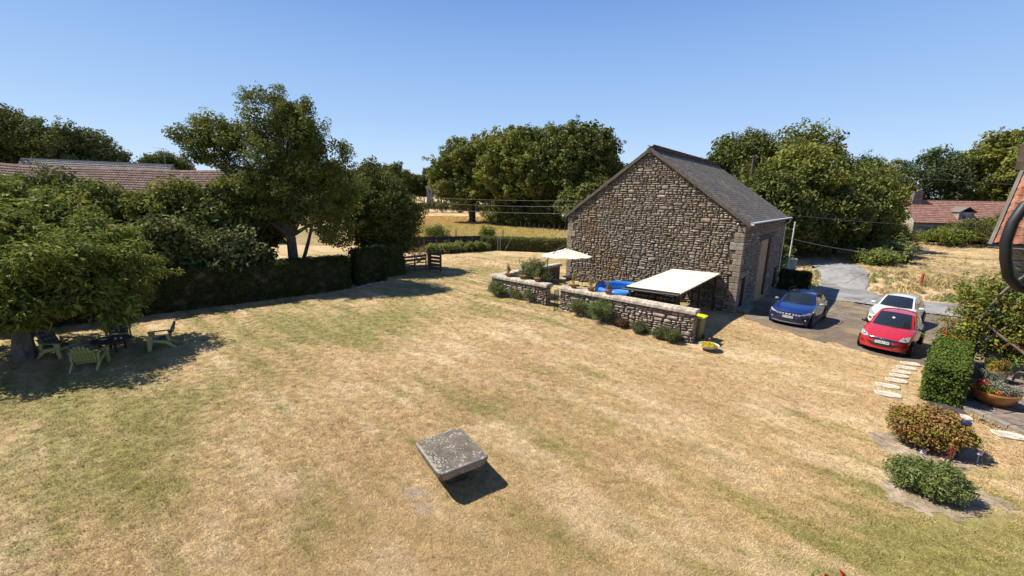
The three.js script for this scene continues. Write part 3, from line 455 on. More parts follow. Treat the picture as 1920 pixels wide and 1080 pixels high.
// cantilever parasol
{
  const base = P(-8.95, 5.05), t = thing('parasol', 'cream cantilever parasol with a curved grey arm over the terrace', 'parasol', base, BT), gm = mat(.12, .115, .11, { roughness: .45, metalness: .5 });
  const cloth = new THREE.MeshPhysicalMaterial({ color: lin(.56, .545, .42), roughness: .9, transmission: .18, thickness: 0, side: THREE.DoubleSide });
  part('base_plate', merge([box(.9, .05, .12, 0, .03, 0), box(.12, .05, .9, 0, .032, 0)]), gm, t); part('pole', cyl(.027, .025, 2.25, 0, 0, 0, 10), gm, t);
  const cx = .5, cz = -1.2, ch = 2.82;                                                                   // hub of the canopy
  part('arm', merge([tubeThrough([[-.22, 1.78, .24], [-.02, 2.2, .05], [cx * .4, 2.68, cz * .35], [cx * .8, 3.0, cz * .85], [cx, 3.02, cz]], .026, 30, 8), bar([-.22, 1.78, .24], [0, 1.45, 0], .022)]), gm, t);
  part('hanger', bar([cx, 3.02, cz], [cx, 2.35, cz], .02), gm, t); part('cord', bar([0, 2.2, 0], [-.1, 1.5, .2], .006), gm, t);
  const n = 8, rim = 1.52, can = [], top = V3(cx, ch, cz), pt = (k, f) => { const a = k / n * 6.2832 + .39, tl = .055 * Math.cos(a - .6); return [cx + Math.cos(a) * rim * f, ch - .36 * f - .05 * f * f + tl * f, cz + Math.sin(a) * rim * f]; };
  for (let k = 0; k < n; k++) { part('canopy_panel', flip(gridPatch(6, 6, (u, v) => { const a = pt(k, v), b = pt(k + 1, v), sag = -.05 * Math.sin(Math.PI * u) * v; return [lerp(a[0], b[0], u), lerp(a[1], b[1], u) + sag, lerp(a[2], b[2], u)]; })), cloth, t); const e = pt(k, .99); part('rib', bar([cx, ch - .05, cz], [e[0], e[1] - .025, e[2]], .008), gm, t); }
  part('cap', lathe([[0, .08], [.1, .05], [.2, -.02]], 12).translate(cx, ch - .03, cz), cloth, t);
}
// inflatable pool
{
  const t = thing('paddling_pool', 'round blue inflatable pool with a thick ringed rim on the terrace', 'pool', P(-5.2, 2.7), BT), blue = mat(.02, .2, .76, { roughness: .35 }), pale = mat(.10, .42, .80, { roughness: .4 });
  part('ground_sheet', new THREE.CylinderGeometry(2.0, 2.0, .008, 8).translate(0, .008, 0), mat(.22, .55, .8, { roughness: .5 }), t);
  for (const [h, rr, R0] of [[.16, .16, 1.55], [.43, .16, 1.53], [.72, .17, 1.50]]) part('ring', new THREE.TorusGeometry(R0, rr, 12, 48).rotateX(Math.PI / 2).translate(0, h, 0), blue, t);
  part('liner', lathe([[0, .04], [1.36, .04], [1.40, .4], [1.36, .68]], 40), pale, t);
  part('water', new THREE.CylinderGeometry(1.36, 1.36, .02, 40).translate(0, .42, 0), new THREE.MeshPhysicalMaterial({ color: lin(.35, .72, .9), roughness: .06, transmission: .7, thickness: 0, ior: 1.33 }), t);
}
// open wood store under a corrugated roof
{
  const t = thing('wood_store', 'open lean-to with a pale corrugated roof on dark posts beside the barn', 'shed', P(0, 0, 0), BT), dark = wooden(.06, .045, .035), x0 = -3.42, x1 = -.9, z0 = .1, z1 = 6.5;
  const yr = (x, z) => 1.94 + .06 * (x - x0) / (x1 - x0) - .09 * (z / z1);
  const speck = tex(512, (u, v) => { const s = sst(.55, .72, tfbm(u, v, 40, 801, 3)) * sst(.4, .62, tfbm(u, v, 5, 811, 3)), k = .93 + .08 * (tfbm(u, v, 12, 821, 3) - .5); return mix3([k, k * .985, k * .95], [.8, .73, .65], s * .3); });
  const sheetMat = stony(.8, .765, .7, { map: rep(speck, 1, 1), bumpScale: .004, roughness: .8, side: THREE.DoubleSide });
  for (let k = 0; k < 4; k++) { const a = lerp(z0, z1, k / 4) - (k ? .05 : 0), c = lerp(z0, z1, (k + 1) / 4); part('roof_sheet', flip(gridPatch(2, 84, (u, v) => { const x = lerp(x0, x1, u), z = lerp(a, c, v); return [x, yr(x, z) + .034 * Math.sin(z * 6.2832 / .19) + (3 - k) * .004, z]; })), sheetMat, t); }
  for (const x of [x0 + .12, -2.16, x1 - .1]) for (const z of [.35, 3.2, 6.2]) part('post', box(.1, yr(x, z) - .06 - patioY + .4, .1, x, (yr(x, z) - .06 + patioY - .4) / 2, z), dark, t);
  for (const x of [x0 + .12, -2.16, x1 - .1]) part('rafter', beam([x, yr(x, .2) - .09, .15], [x, yr(x, 6.4) - .09, 6.45], .07, .12), dark, t);
  part('fascia', box(x1 - x0, .1, .03, (x0 + x1) / 2, yr(-2, 6.5) - .05, 6.53), blackPlastic, t);
  part('gutter', tubeThrough([[x0 - .12, yr(x0, 6.5) - .1, 6.56], [-2.2, yr(-2, 6.5) - .09, 6.56], [x1, yr(x1, 6.5) - .07, 6.56]], .045, 20, 8), blackPlastic, t);
  part('back_board', box(.03, 1.3, 3, x0 + .05, .85, 4.9), dark, t);
  // stacked split logs: the ends that show over the wall one by one
  const r = rng(61), wood = [[.24, .15, .085], [.3, .2, .12], [.17, .11, .07]].map((c) => wooden(...c)); let n = 0;
  const logs = [new THREE.CylinderGeometry(.085, .085, .5, 7), new THREE.CylinderGeometry(.1, .1, .5, 3), new THREE.CylinderGeometry(.075, .075, .5, 6)].map((g) => g.rotateX(Math.PI / 2));
  for (let j = 0; j < 10; j++) for (let i = 0; i < 12; i++) { if (r() < .06) continue; const l = thing('firewood_log', 'split firewood log in the stack under the corrugated roof', 'log', P(-3.05 + i * .17 + (j % 2) * .08 + (r() - .5) * .02, 6.0 + (r() - .5) * .06, .09 + j * .158), BT, 'logs stacked in the wood store'); part('wood', logs[Math.floor(r() * 3)], wood[Math.floor(r() * 3)], l, null, [0, 0, r() * 6]); }
  const bn = thing('garden_bench', 'low wooden bench with a pale board under the corrugated roof', 'bench', P(-1.5, 2.6, 0), BT); part('seat', box(.5, .04, 1.7, 0, .45, 0), wooden(.35, .27, .2), bn); for (const z of [-.7, .7]) part('leg', box(.42, .43, .06, 0, .215, z), wooden(.2, .15, .1), bn);
}
// yellow lidded wheelie bin
{
  const t = thing('wheelie_bin', 'grey green wheelie bin with a bright yellow lid at the wall end', 'bin', P(-.13, 6.25, 0), BT - .1), body = mat(.19, .175, .075, { roughness: .55 }), y = mat(.80, .76, .01, { roughness: .5 });
  const f = (s, h) => [[-.24 * s, h, -.27 * s], [.24 * s, h, -.27 * s], [.24 * s, h, .27 * s], [-.24 * s, h, .27 * s]], A = f(.85, .06), B = f(1.1, .98);
  const g = merge([0, 1, 2, 3].map((i) => gridPatch(1, 1, (u, v) => { const j = (i + 1) % 4; return [0, 1, 2].map((k) => lerp(lerp(A[i][k], A[j][k], u), lerp(B[i][k], B[j][k], u), v)); }))); body.side = THREE.DoubleSide;
  part('body', g, body, t); part('rim', box(.6, .05, .66, 0, .985, 0, .015), body, t);
  part('lid', lathe([[0, .1], [.2, .095], [.4, .05], [.44, 0]], 4).rotateY(Math.PI / 4).scale(1, 1, 1.12).translate(0, 1.01, 0), y, t); part('handle', bar([-.22, .98, -.36], [.22, .98, -.36], .018), body, t);
  for (const x of [-.24, .24]) part('wheel', new THREE.CylinderGeometry(.1, .1, .05, 16).rotateZ(Math.PI / 2).translate(x, .1, -.27), blackPlastic, t);
}
// bowl of yellow flowers with a red toy ball on a stick
{
  const t = thing('flower_bowl', 'shallow white bowl of yellow flowers on the grass by the wall end', 'planter', [7.95, 0, -15.75]); t.scale.setScalar(.85);
  part('bowl', lathe([[0, .03], [.16, .03], [.36, .17], [.44, .27], [.46, .275], [.45, .255], [.34, .2], [0, .2]], 28), mat(.62, .63, .6, { roughness: .4 }), t);
  const r = rng(3), l = []; for (let i = 0; i < 150; i++) { const a = r() * 6.28, d = Math.sqrt(r()) * .36; l.push([Math.cos(a) * d, .25 + .05 * r(), Math.sin(a) * d, .55 + .4 * r(), r() < .72 ? lin(1, .85, .1) : lin(.35, .5, .1)]); }
  instanced('flowers', sprig(12, .06, .05, .045, 33, { up: .8 }), leafMat(.75, .62, .08, .2), l, t);
  part('stick', bar([.03, .2, -.05], [.05, .5, -.1], .006), metalDark, t); part('ball', new THREE.SphereGeometry(.05, 12, 10).translate(.05, .52, -.1), mat(.5, .03, .03, { roughness: .4 }), t);
}
// basin by the gate
{ const t = thing('water_basin', 'pale round basin holding dark pebbles just inside the gate', 'basin', P(-7.3, 5.4)); part('basin', lathe([[0, .05], [.2, .05], [.42, .22], [.5, .27], [.47, .27], [.36, .2], [0, .16]], 24), mat(.5, .47, .42), t); const r = rng(8); for (let i = 0; i < 16; i++) { const a = r() * 6.28, d = Math.sqrt(r()) * .33; part('pebble', new THREE.IcosahedronGeometry(.06 + .03 * r(), 1).scale(1, .6, 1).translate(Math.cos(a) * d, .25, Math.sin(a) * d), i % 3 ? mat(.03, .04, .06, { roughness: .5 }) : mat(.25, .3, .36, { roughness: .5 }), t); } }
// dark bistro table and chairs in the shade of the parasol
{
  const iron = metalDark, tb = thing('bistro_table', 'small dark iron table in the shaded corner of the terrace', 'table', P(-9.6, 1.7), BT); part('table_top', new THREE.CylinderGeometry(.38, .38, .03, 24).translate(0, .71, 0), iron, tb); for (let i = 0; i < 3; i++) part('leg', limb([[.3 * Math.cos(i * 2.09), 0, .3 * Math.sin(i * 2.09), .013], [.08 * Math.cos(i * 2.09), .4, .08 * Math.sin(i * 2.09), .013], [.25 * Math.cos(i * 2.09), .7, .25 * Math.sin(i * 2.09), .013]], 6), iron, tb);
  const mk = (label, x, z, turn) => { const c = thing('bistro_chair', label, 'chair', P(x, z), BT + turn, 'iron chairs round the bistro table'); part('seat', new THREE.CylinderGeometry(.21, .21, .025, 20).translate(0, .45, 0), iron, c); for (const [a, b] of [[-.15, -.15], [.15, -.15], [-.15, .15], [.15, .15]]) part('leg', bar([a * 1.25, 0, b * 1.25], [a, .45, b], .011), iron, c); part('backrest', merge([tubeThrough([[-.19, .45, -.17], [-.2, .75, -.22], [0, .95, -.25], [.2, .75, -.22], [.19, .45, -.17]], .012, 20, 6), ...[-.08, 0, .08].map((x) => bar([x, .45, -.19], [x, .92, -.25], .007))]), iron, c); };
  mk('black iron garden chair set by the barn wall', -8.75, 1.35, -1.9); mk('black iron garden chair set by the shaded side wall', -10.35, 2.1, 1.5); mk('black iron garden chair with its back to the gate', -9.3, 2.6, 3.1);
}
// terracotta pots along the coping
{
  const pot = (label, x, kind, s) => {
    const t = thing('potted_plant', label, 'pot plant', P(x, 6.9, COP + .004), s, 'small pots along the terrace coping');
    part('pot', lathe([[0, 0], [.11, 0], [.16, .1], [.19, .19], [.2, .2], [.165, .19], [.13, .16], [0, .16]], 20), kind.pot ?? terracotta, t); const r = rng(s * 7 + 1), l = [];
    for (let i = 0; i < 26; i++) { const a = r() * 6.28, d = r() * kind.r; l.push([Math.cos(a) * d, .22 + r() * kind.h, Math.sin(a) * d, .55 + .3 * r(), tint(r, .4)]); } part('stems', merge([0, 1, 2].map((k) => bar([0, .15, 0], [.05 * Math.cos(k * 2), .2 + kind.h, .05 * Math.sin(k * 2)], .008))), barkMat, t); instanced('foliage', SPR.tiny, kind.leaf, l, t);
  };
  const k1 = { r: .1, h: .55, leaf: LM.grey }, k2 = { r: .12, h: .5, leaf: leafMat(.34, .33, .09) }, k3 = { r: .11, h: .42, leaf: leafMat(.4, .34, .14) }, k4 = { r: .1, h: .38, leaf: leafMat(.3, .3, .3) };
  pot('tall thin grey green plant in a clay pot on the corner of the short wall', -10.34, k1, 1); pot('grey green plant in a clay bowl in front of the oleander on the short wall', -9.31, k1, 2); pot('yellow green plant in a clay bowl on the short wall beside the gate', -8.28, k2, 3);
  pot('yellow green plant in a clay bowl on the long wall beside the gate', -5.99, k2, 4); pot('straw coloured plant in a clay bowl in the middle of the long wall', -5.01, k3, 5); pot('pale flowering plant in a clay bowl in front of the blue pool', -4.07, k4, 6);
}
bush('oleander', 'tall grey green oleander behind the short terrace wall', ...fromBarn(-9.45, 5.75), 1.2, 1.25, .75, { y: patioY, leaf: LM.grey, sprig: sprig(36, .26, .13, .03, 91, { up: .2 }), n: 330, seed: 92, stems: 9, category: 'shrub', turn: BT, ls: .42 });
// lavender and herbs at the foot of the wall
{
  const lv = sprig(60, .2, .17, .014, 95, { up: .1, droop: -1.1, flat: .8 });
  const herb = (label, x, z, r, s, leaf = LM.lavender) => bush('lavender', label, x, z, r * 1.0, r * .72, r * 1.0, { leaf, sprig: lv, n: Math.round(260 * r * r + 40), seed: s, stems: 4, category: 'herb', group: 'lavender along the terrace wall', size: .9 });
  herb('leggy green lavender at the corner of the short wall', -.75, -23.35, .62, 1); herb('small green lavender midway along the short wall', .35, -22.75, .45, 2); herb('round green lavender at the gate end of the short wall', 1.0, -22.2, .52, 3);
  herb('round green lavender on the long wall nearest the gate', 3.5, -19.95, .62, 4); herb('large dark green lavender dome against the long wall', 4.35, -19.15, .8, 5); herb('withered brown lavender at the foot of the long wall', 5.1, -18.45, .3, 6, leafMat(.24, .16, .11));
  herb('low spreading green herb at the foot of the long wall', 5.75, -17.75, .34, 7, LM.grey); herb('upright grey green herb second from the wall end', 6.45, -17.1, .36, 8, LM.grey); herb('grey green herb closest to the wall end by the flower bowl', 6.85, -16.72, .4, 9, LM.grey);
}
// ---------------------------------------------------------------- cars
const glassDark = new THREE.MeshPhysicalMaterial({ color: lin(.012, .015, .018), roughness: .04, clearcoat: 1, clearcoatRoughness: .02, specularIntensity: 1 });
const tyreMat = mat(.016, .016, .017, { roughness: .9 }), rimMat = mat(.42, .42, .43, { roughness: .35, metalness: .8 }), lampGlass = new THREE.MeshPhysicalMaterial({ color: lin(.55, .56, .57), roughness: .12, metalness: .55, clearcoat: 1 }), chrome = mat(.75, .75, .76, { roughness: .12, metalness: 1 });
function plateTex(text) { const c = document.createElement('canvas'); c.width = 512; c.height = 112; const x = c.getContext('2d'); x.fillStyle = '#e8e8e4'; x.fillRect(0, 0, 512, 112); x.fillStyle = '#1c3f94'; x.fillRect(0, 0, 42, 112); x.fillRect(470, 0, 42, 112); x.fillStyle = '#16161a'; x.font = 'bold 84px sans-serif'; x.textAlign = 'center'; x.textBaseline = 'middle'; x.fillText(text, 256, 60, 400); x.fillStyle = '#ffffff'; x.font = 'bold 30px sans-serif'; x.fillText('F', 21, 90); const t = new THREE.CanvasTexture(c); t.colorSpace = THREE.SRGBColorSpace; return t; }
// s runs back from the front bumper (= -z), t to the car's left as one faces it (= x), origin on the ground under the middle of the front bumper
function car(name, label, o, pos, turn) {
  const c = thing(name, label, 'car', pos, turn), { L, hw } = o, paint = new THREE.MeshPhysicalMaterial({ color: lin(o.color[0] * K, o.color[1] * K, o.color[2] * K), roughness: .38, metalness: o.metal ?? 0, clearcoat: 1, clearcoatRoughness: .04 });
  const P3 = (s, t, y) => { const k = Math.abs(t) / hw; let q = s; q += .34 * Math.pow(k, 2.8) * (1 - sst(0, 1.3, s)); q -= .28 * Math.pow(k, 3) * sst(L - 1.2, L, s); return [t, y, -q]; };
  const prof = (pts) => (s) => { let k = 0; while (k < pts.length - 2 && s > pts[k + 1][0]) k++; const [a, b] = [pts[k], pts[k + 1]]; return lerp(a[1], b[1], clamp((s - a[0]) / (b[0] - a[0]))); };
  const top = prof(o.top), belt = prof(o.belt), zb = prof([[0, .24], [.25, .19], [L - .3, .2], [L, .3]]), wd = prof([[0, .93], [.35, .985], [.9, 1], [L - .8, 1], [L, .93]]);
  const St = [0, .06, .16, .3, .5, .75, 1.0, 1.3, 1.7, 2.1, 2.5, 2.9, L - .45, L - .2, L - .07, L].filter((v, i, a) => !i || v > a[i - 1] + .02);
  const ring = (s) => { const w = hw * wd(s), b = belt(s), h = top(s), z = zb(s); return [[0, z], [.9, z], [.975, z + .08], [1.0, lerp(z, b, .42)], [.995, lerp(z, b, .72)], [.975, b - .03], [.93, b], [.84, lerp(b, h, .55)], [.66, lerp(b, h, .88)], [.34, h], [0, h + .008]].map(([k, y]) => [k * w, y]); };
  const rings = St.map((s) => { const h = ring(s), full = [...h.slice().reverse().map(([t, y]) => [-t, y]), ...h.slice(1)]; return full.map(([t, y]) => P3(s, t, y)); });
  const nR = rings[0].length - 1, body = gridPatch(nR, St.length - 1, (u, v) => rings[Math.round(v * (St.length - 1))][Math.round(u * nR)]);
  const cap = (s, f) => { const h = ring(s), z = zb(s), g = gridPatch(20, 10, (u, v) => { const y = lerp(z, h[10][1] - .008, v); let w = 0; for (let i = 1; i < h.length - 1; i++) if (y >= Math.min(h[i][1], h[i + 1][1]) && y <= Math.max(h[i][1], h[i + 1][1])) { const d = h[i + 1][1] - h[i][1]; w = Math.max(w, lerp(h[i][0], h[i + 1][0], d ? (y - h[i][1]) / d : 0)); } w = Math.max(w, h[9][0] * .5); return P3(s, lerp(-w, w, u), y); }); return f ? flip(g) : g; };
  const paintDS = paint; paint.side = THREE.DoubleSide;
  part('body', merge([flip(body), cap(0), cap(L, true)]), paint, c);
  // greenhouse: four ruled sides and a roof; glass set just proud of them
  const G = o.house, at = (a, b, v) => [0, 1, 2].map((k) => lerp(a[k], b[k], v));
  const baseP = (s, t) => P3(s, t, (t === 0 ? top(s) : belt(clamp(s, 0, L))) - .02), wB = hw * .93, wT = G.wr;
  const wsB = (u) => { const t = lerp(-wB * .93, wB * .93, u), k = Math.pow(Math.abs(t / wB), 2); return [t, lerp(top(G.s0), belt(G.s0 + .35), k) - .03, -(G.s0 + .34 * k)]; };
  const wsT = (u) => { const t = lerp(-wT, wT, u), k = Math.pow(Math.abs(t / wT), 2); return [t, G.hr - .05 * k, -(G.s1 + .10 * k)]; };
  const rwB = (u) => { const t = lerp(-wB * .9, wB * .9, u), k = Math.pow(Math.abs(t / wB), 2); return [t, belt(L - .1) - .02, -(G.s3 - .16 * k)]; };
  const rwT = (u) => { const t = lerp(-wT * .95, wT * .95, u), k = Math.pow(Math.abs(t / wT), 2); return [t, G.hr - .05 - .05 * k, -(G.s2 - .08 * k)]; };
  const bul = (p, d) => [p[0] + (d[0] ?? 0), p[1] + (d[1] ?? 0), p[2] + (d[2] ?? 0)];
  const ws = (u, v) => bul(at(wsB(u), wsT(u), v), [0, .03 * Math.sin(Math.PI * v), 0]);
  const rw = (u, v) => bul(at(rwB(u), rwT(u), v), [0, 0, -.04 * Math.sin(Math.PI * v)]);
  const sd = (k) => (u, v) => { const b0 = wsB(k > 0 ? 1 : 0), b1 = rwB(k > 0 ? 1 : 0), t0 = wsT(k > 0 ? 1 : 0), t1 = rwT(k > 0 ? 1 : 0), A = at(b0, b1, u), B = at(t0, t1, u); A[1] = lerp(b0[1], b1[1], u); const m = Math.sin(Math.PI * clamp(u)); A[0] += k * .05 * m; B[0] += k * .015 * m; const q = at(A, B, v); q[0] += k * .035 * Math.sin(Math.PI * v); return q; };
  const rf = (u, v) => { const a = wsT(u), b = rwT(u), q = at(a, b, v); q[1] += .045 * Math.sin(Math.PI * v) * (1 - Math.pow(2 * u - 1, 4) * .6); q[0] += .015 * Math.sin(Math.PI * v) * Math.sign(2 * u - 1) * Math.pow(Math.abs(2 * u - 1), 3); return q; };
  part('cabin', merge([gridPatch(12, 6, ws), flip(gridPatch(12, 6, rw)), gridPatch(12, 5, sd(1)), flip(gridPatch(12, 5, sd(-1)))]), paint, c);
  part('roof', gridPatch(14, 10, rf), paint, c);
  const pane = (nm, f, u0, u1, v0, v1, off, fl) => { const g = gridPatch(8, 5, (u, v) => { const p = f(lerp(u0, u1, u), lerp(v0, v1, v)); return [p[0] + off[0], p[1] + off[1], p[2] + off[2]]; }); return part(nm, fl ? flip(g) : g, glassDark, c); };
  pane('windscreen', ws, .06, .94, .05, .97, [0, .008, .009]); pane('rear_window', rw, .08, .92, .1, .9, [0, .004, -.012], true);
  for (const k of [1, -1]) for (const [a, b] of [[.16, .46], [.5, .78]]) pane('side_window', sd(k), a, b, .08, .92, [k * .009, 0, 0], k < 0);
  // dash edge, wipers, mirror seen through the screen are left to the dark glass; wipers lie on it
  for (const k of [-.55, .1]) { const a = ws(.5 + k * .5 + .05, .04), b = ws(.5 + k * .5 + .42 > .93 ? .93 : .5 + k * .5 + .42, .07); part('wiper', bar([a[0], a[1] + .025, a[2] + .02], [b[0], b[1] + .03, b[2] + .02], .008), blackPlastic, c); }
  const patch = (nm, pts, m, off = .012, n = 6) => part(nm, gridPatch(n, 2, (u, v) => { const f = (row) => { const q = u * (row.length - 1), i = Math.min(row.length - 2, Math.floor(q)); return [lerp(row[i][0], row[i + 1][0], q - i), lerp(row[i][1], row[i + 1][1], q - i)]; }, A = f(pts[0]), B = f(pts[1]), t = lerp(A[0], B[0], v), y = lerp(A[1], B[1], v), sl = Math.max(0, y - top(0)) * (o.noseSlope ?? 1.1); return P3(sl - off, t, y + (sl > 0 ? .012 : 0)); }), m, c);
  const mirror = (g) => g;
  // wheels
  for (const s of [o.ax, o.ax + o.wb]) for (const k of [1, -1]) {
    const w = new THREE.Group(); w.name = 'wheel'; const x = k * (hw - .085), q = P3(s, 0, 0); w.position.set(x, o.wr, -s); w.rotation.y = k > 0 ? 0 : Math.PI; c.add(w);
    part('tyre', lathe([[o.wr * .62, -.1], [o.wr * .93, -.1], [o.wr, -.06], [o.wr, .06], [o.wr * .93, .097], [o.wr * .64, .1]], 28).rotateZ(-Math.PI / 2), tyreMat, w);
    part('rim', merge([lathe([[0, .06], [.05, .075], [.06, .06], [o.wr * .6, .07], [o.wr * .66, .095], [o.wr * .66, .02]], 24).rotateZ(-Math.PI / 2), ...[0, 1, 2, 3, 4].map((i) => box(.02, o.wr * .62, .05, 0, o.wr * .31, 0).translate(.085, 0, 0).rotateX(i * 1.2566))]), rimMat, w);
    part('wheel_arch', new THREE.CylinderGeometry(o.wr + (o.clad ? .07 : .04), o.wr + (o.clad ? .07 : .04), .02, 30, 1, false, 0, Math.PI * 2).rotateZ(Math.PI / 2).translate(k * (hw * wd(s) + (o.clad ? .008 : -.003)), o.wr + .02, -s), o.clad ? blackPlastic : mat(.01, .01, .01), c);
    w.position.x = k * (hw - .06);
  }
  if (o.clad) for (const k of [1, -1]) part('sill_trim', box(.03, .16, o.wb - .6, k * (hw + .004), .3, -(o.ax + o.wb / 2), .01), blackPlastic, c);
  for (const k of [1, -1]) {
    const m0 = sd(k)(.1, .06), mm = part('door_mirror', new THREE.SphereGeometry(1, 16, 10).scale(.115, .07, .06).translate(k * (hw + .1), m0[1] + .07, m0[2] + .06), o.mirror ? mat(...o.mirror, { roughness: .4 }) : paint, c); part('mirror_arm', bar([k * (hw - .08), m0[1] + .01, m0[2] + .02], [k * (hw + .05), m0[1] + .05, m0[2] + .06], .02), blackPlastic, mm);
    for (const s of o.handles) part('door_handle', box(.02, .025, .17, k * (hw + .008), belt(s) - .1, -s, .008), paint, c);
  }
  part('plate', gridPatch(6, 2, (u, v) => { const t = lerp(-.26, .26, u), y = lerp(o.plateY - .055, o.plateY + .055, v), p = P3(-.022, t, y); return [p[0] + (o.plateX ?? 0), p[1], p[2]]; }), new THREE.MeshStandardMaterial({ color: lin(K, K, K), map: plateTex(o.plate), roughness: .4 }), c).userData.label = 'white number plate with blue ends';
  part('underside', box(hw * 1.8, .1, L - .5, 0, .22, -L / 2), blackPlastic, c);
  o.front(patch, c, P3, paint); return c;
}
// the three, each facing the lawn
car('red_hatchback', 'small red hatchback parked beside the clipped box hedge', {
  L: 3.57, hw: .8, color: [.52, .012, .02], top: [[0, .66], [.12, .74], [.3, .80], [.6, .88], [1.0, .97], [3.4, .97], [3.57, .9]], belt: [[0, .62], [.3, .74], [.8, .86], [1.2, .91], [3.0, .97], [3.57, .85]],
  house: { s0: .98, s1: 1.78, s2: 3.05, s3: 3.5, wr: .55, hr: 1.47 }, ax: .74, wb: 2.38, wr: .29, handles: [2.0, 2.75], plate: 'FH-607-GP', plateY: .52, mirror: [.015, .015, .016], 
  front(patch, c, P3, paint) {
    patch('lower_grille', [[[-.5, .47], [-.3, .34], [.3, .34], [.5, .47]], [[-.52, .5], [-.3, .47], [.3, .47], [.52, .5]]], blackPlastic, .008, 10);
    patch('grille', [[[-.42, .6], [-.2, .585], [.2, .585], [.42, .6]], [[-.4, .65], [-.2, .66], [.2, .66], [.4, .65]]], mat(.03, .03, .045, { roughness: .3 }), .008, 10);
    patch('grille_bar', [[[-.44, .655], [-.2, .66], [.2, .66], [.44, .655]], [[-.44, .672], [-.2, .682], [.2, .682], [.44, .672]]], chrome, .012, 10);
    part('emblem', merge([new THREE.TorusGeometry(.055, .008, 6, 24).scale(1.35, .8, 1), bar([-.03, -.032, 0], [-.014, .032, 0], .008), bar([.014, -.032, 0], [.03, .032, 0], .008), bar([-.022, 0, 0], [.022, 0, 0], .008)]).translate(0, .625, .02), chrome, c);
    for (const k of [-1, 1]) { const m = (a) => a.map(([t, y]) => [k * t, y]); const hl = patch('headlight', [m([[.46, .66], [.62, .64], [.73, .67]]), m([[.5, .73], [.64, .80], [.74, .83]])], lampGlass, .01, 6); if (k < 0) flip(hl.geometry); const q = P3(-.006, k * .6, .7); part('bulb_reflector', new THREE.SphereGeometry(.05, 12, 8).scale(1, 1, .4).translate(q[0], .72, q[2] - .08 + .03), chrome, hl);
      const fg = patch('fog_light', [m([[.54, .4], [.7, .42]]), m([[.58, .45], [.7, .5]])], blackPlastic, .01, 4); if (k < 0) flip(fg.geometry); }
    part('aerial', bar([0, 1.5, -1.95], [0, 1.68, -2.1], .005), blackPlastic, c);
    part('sticker', new THREE.CircleGeometry(.045, 16).rotateX(-.9).translate(0, 1.3, -1.42), mat(.75, .6, .6), c);
  },
}, [14.71, groundY(15.2, -16.5) + .015, -15.62], R(-51.3));
car('blue_crossover', 'dark blue crossover car with roof rails parked by the barn', {
  L: 4.09, hw: .89, color: [.006, .036, .2], metal: .3, top: [[0, .78], [.12, .86], [.3, .93], [.7, 1.0], [1.12, 1.05], [3.9, 1.05], [4.09, .95]], belt: [[0, .74], [.3, .86], [.9, .96], [1.4, 1.0], [3.4, 1.05], [4.09, .92]],
  house: { s0: 1.12, s1: 1.93, s2: 3.45, s3: 4.0, wr: .6, hr: 1.5 }, ax: .82, wb: 2.6, wr: .33, handles: [2.25, 3.1], plate: 'GP-954-XT', plateY: .55, mirror: [.32, .33, .33], clad: true,
  front(patch, c, P3, paint) {
    patch('lower_grille', [[[-.6, .4], [-.3, .33], [.3, .33], [.6, .4]], [[-.5, .47], [-.3, .48], [.3, .48], [.5, .47]]], blackPlastic, .01, 10);
    patch('skid_plate', [[[-.66, .27], [-.3, .255], [.3, .255], [.66, .27]], [[-.66, .32], [-.3, .31], [.3, .31], [.66, .32]]], mat(.22, .22, .22, { roughness: .5 }), .02, 10);
    patch('grille', [[[-.6, .64], [-.3, .61], [.3, .61], [.6, .64]], [[-.62, .74], [-.3, .735], [.3, .735], [.62, .74]]], mat(.012, .012, .014, { roughness: .35 }), .01, 12);
    const w = mat(.78, .78, .78, { roughness: .35 });
    for (const t of [-.46, -.34, -.22, .22, .34, .46]) { const q = P3(-.02, t, .68); part('grille_mark', merge([box(.085, .018, .02, 0, .022, 0), box(.085, .018, .02, 0, -.022, 0), box(.018, .055, .02, t < 0 ? .03 : -.03, 0, 0)]).translate(q[0], .685, q[2]), w, c); }
    part('emblem', merge([bar([-.12, .03, 0], [-.02, 0, 0], .012), bar([-.12, -.03, 0], [-.02, 0, 0], .012), bar([.12, .03, 0], [.02, 0, 0], .012), bar([.12, -.03, 0], [.02, 0, 0], .012), box(.06, .02, .02)]).translate(0, .685, .028), w, c);
    for (const k of [-1, 1]) { const m = (a) => a.map(([t, y]) => [k * t, y]); const hl = patch('headlight', [m([[.52, .68], [.7, .69], [.82, .72]]), m([[.54, .74], [.7, .79], [.83, .84]])], lampGlass, .012, 6); if (k < 0) flip(hl.geometry); const dr = patch('daytime_lamp', [m([[.52, .715], [.66, .725], [.76, .75]]), m([[.52, .735], [.66, .745], [.76, .77]])], w, .018, 6); if (k < 0) flip(dr.geometry);
      const fg = patch('bumper_insert', [m([[.6, .36], [.84, .4]]), m([[.56, .54], [.85, .6]])], blackPlastic, .01, 4); if (k < 0) flip(fg.geometry); const q = P3(-.02, k * .7, .46); part('fog_light', new THREE.CylinderGeometry(.035, .035, .02, 14).rotateX(Math.PI / 2).translate(q[0], .46, q[2]), lampGlass, c);
      part('roof_rail', tubeThrough([[k * .6, 1.44, -2.05], [k * .62, 1.545, -2.2], [k * .62, 1.56, -2.8], [k * .6, 1.53, -3.3], [k * .58, 1.43, -3.45]], .02, 24, 6), blackPlastic, c); }
    part('aerial', bar([0, 1.53, -3.3], [0, 1.66, -3.45], .006), blackPlastic, c);
  },
}, [13.53, groundY(14.6, -20.8) + .015, -19.53], R(-47.1));
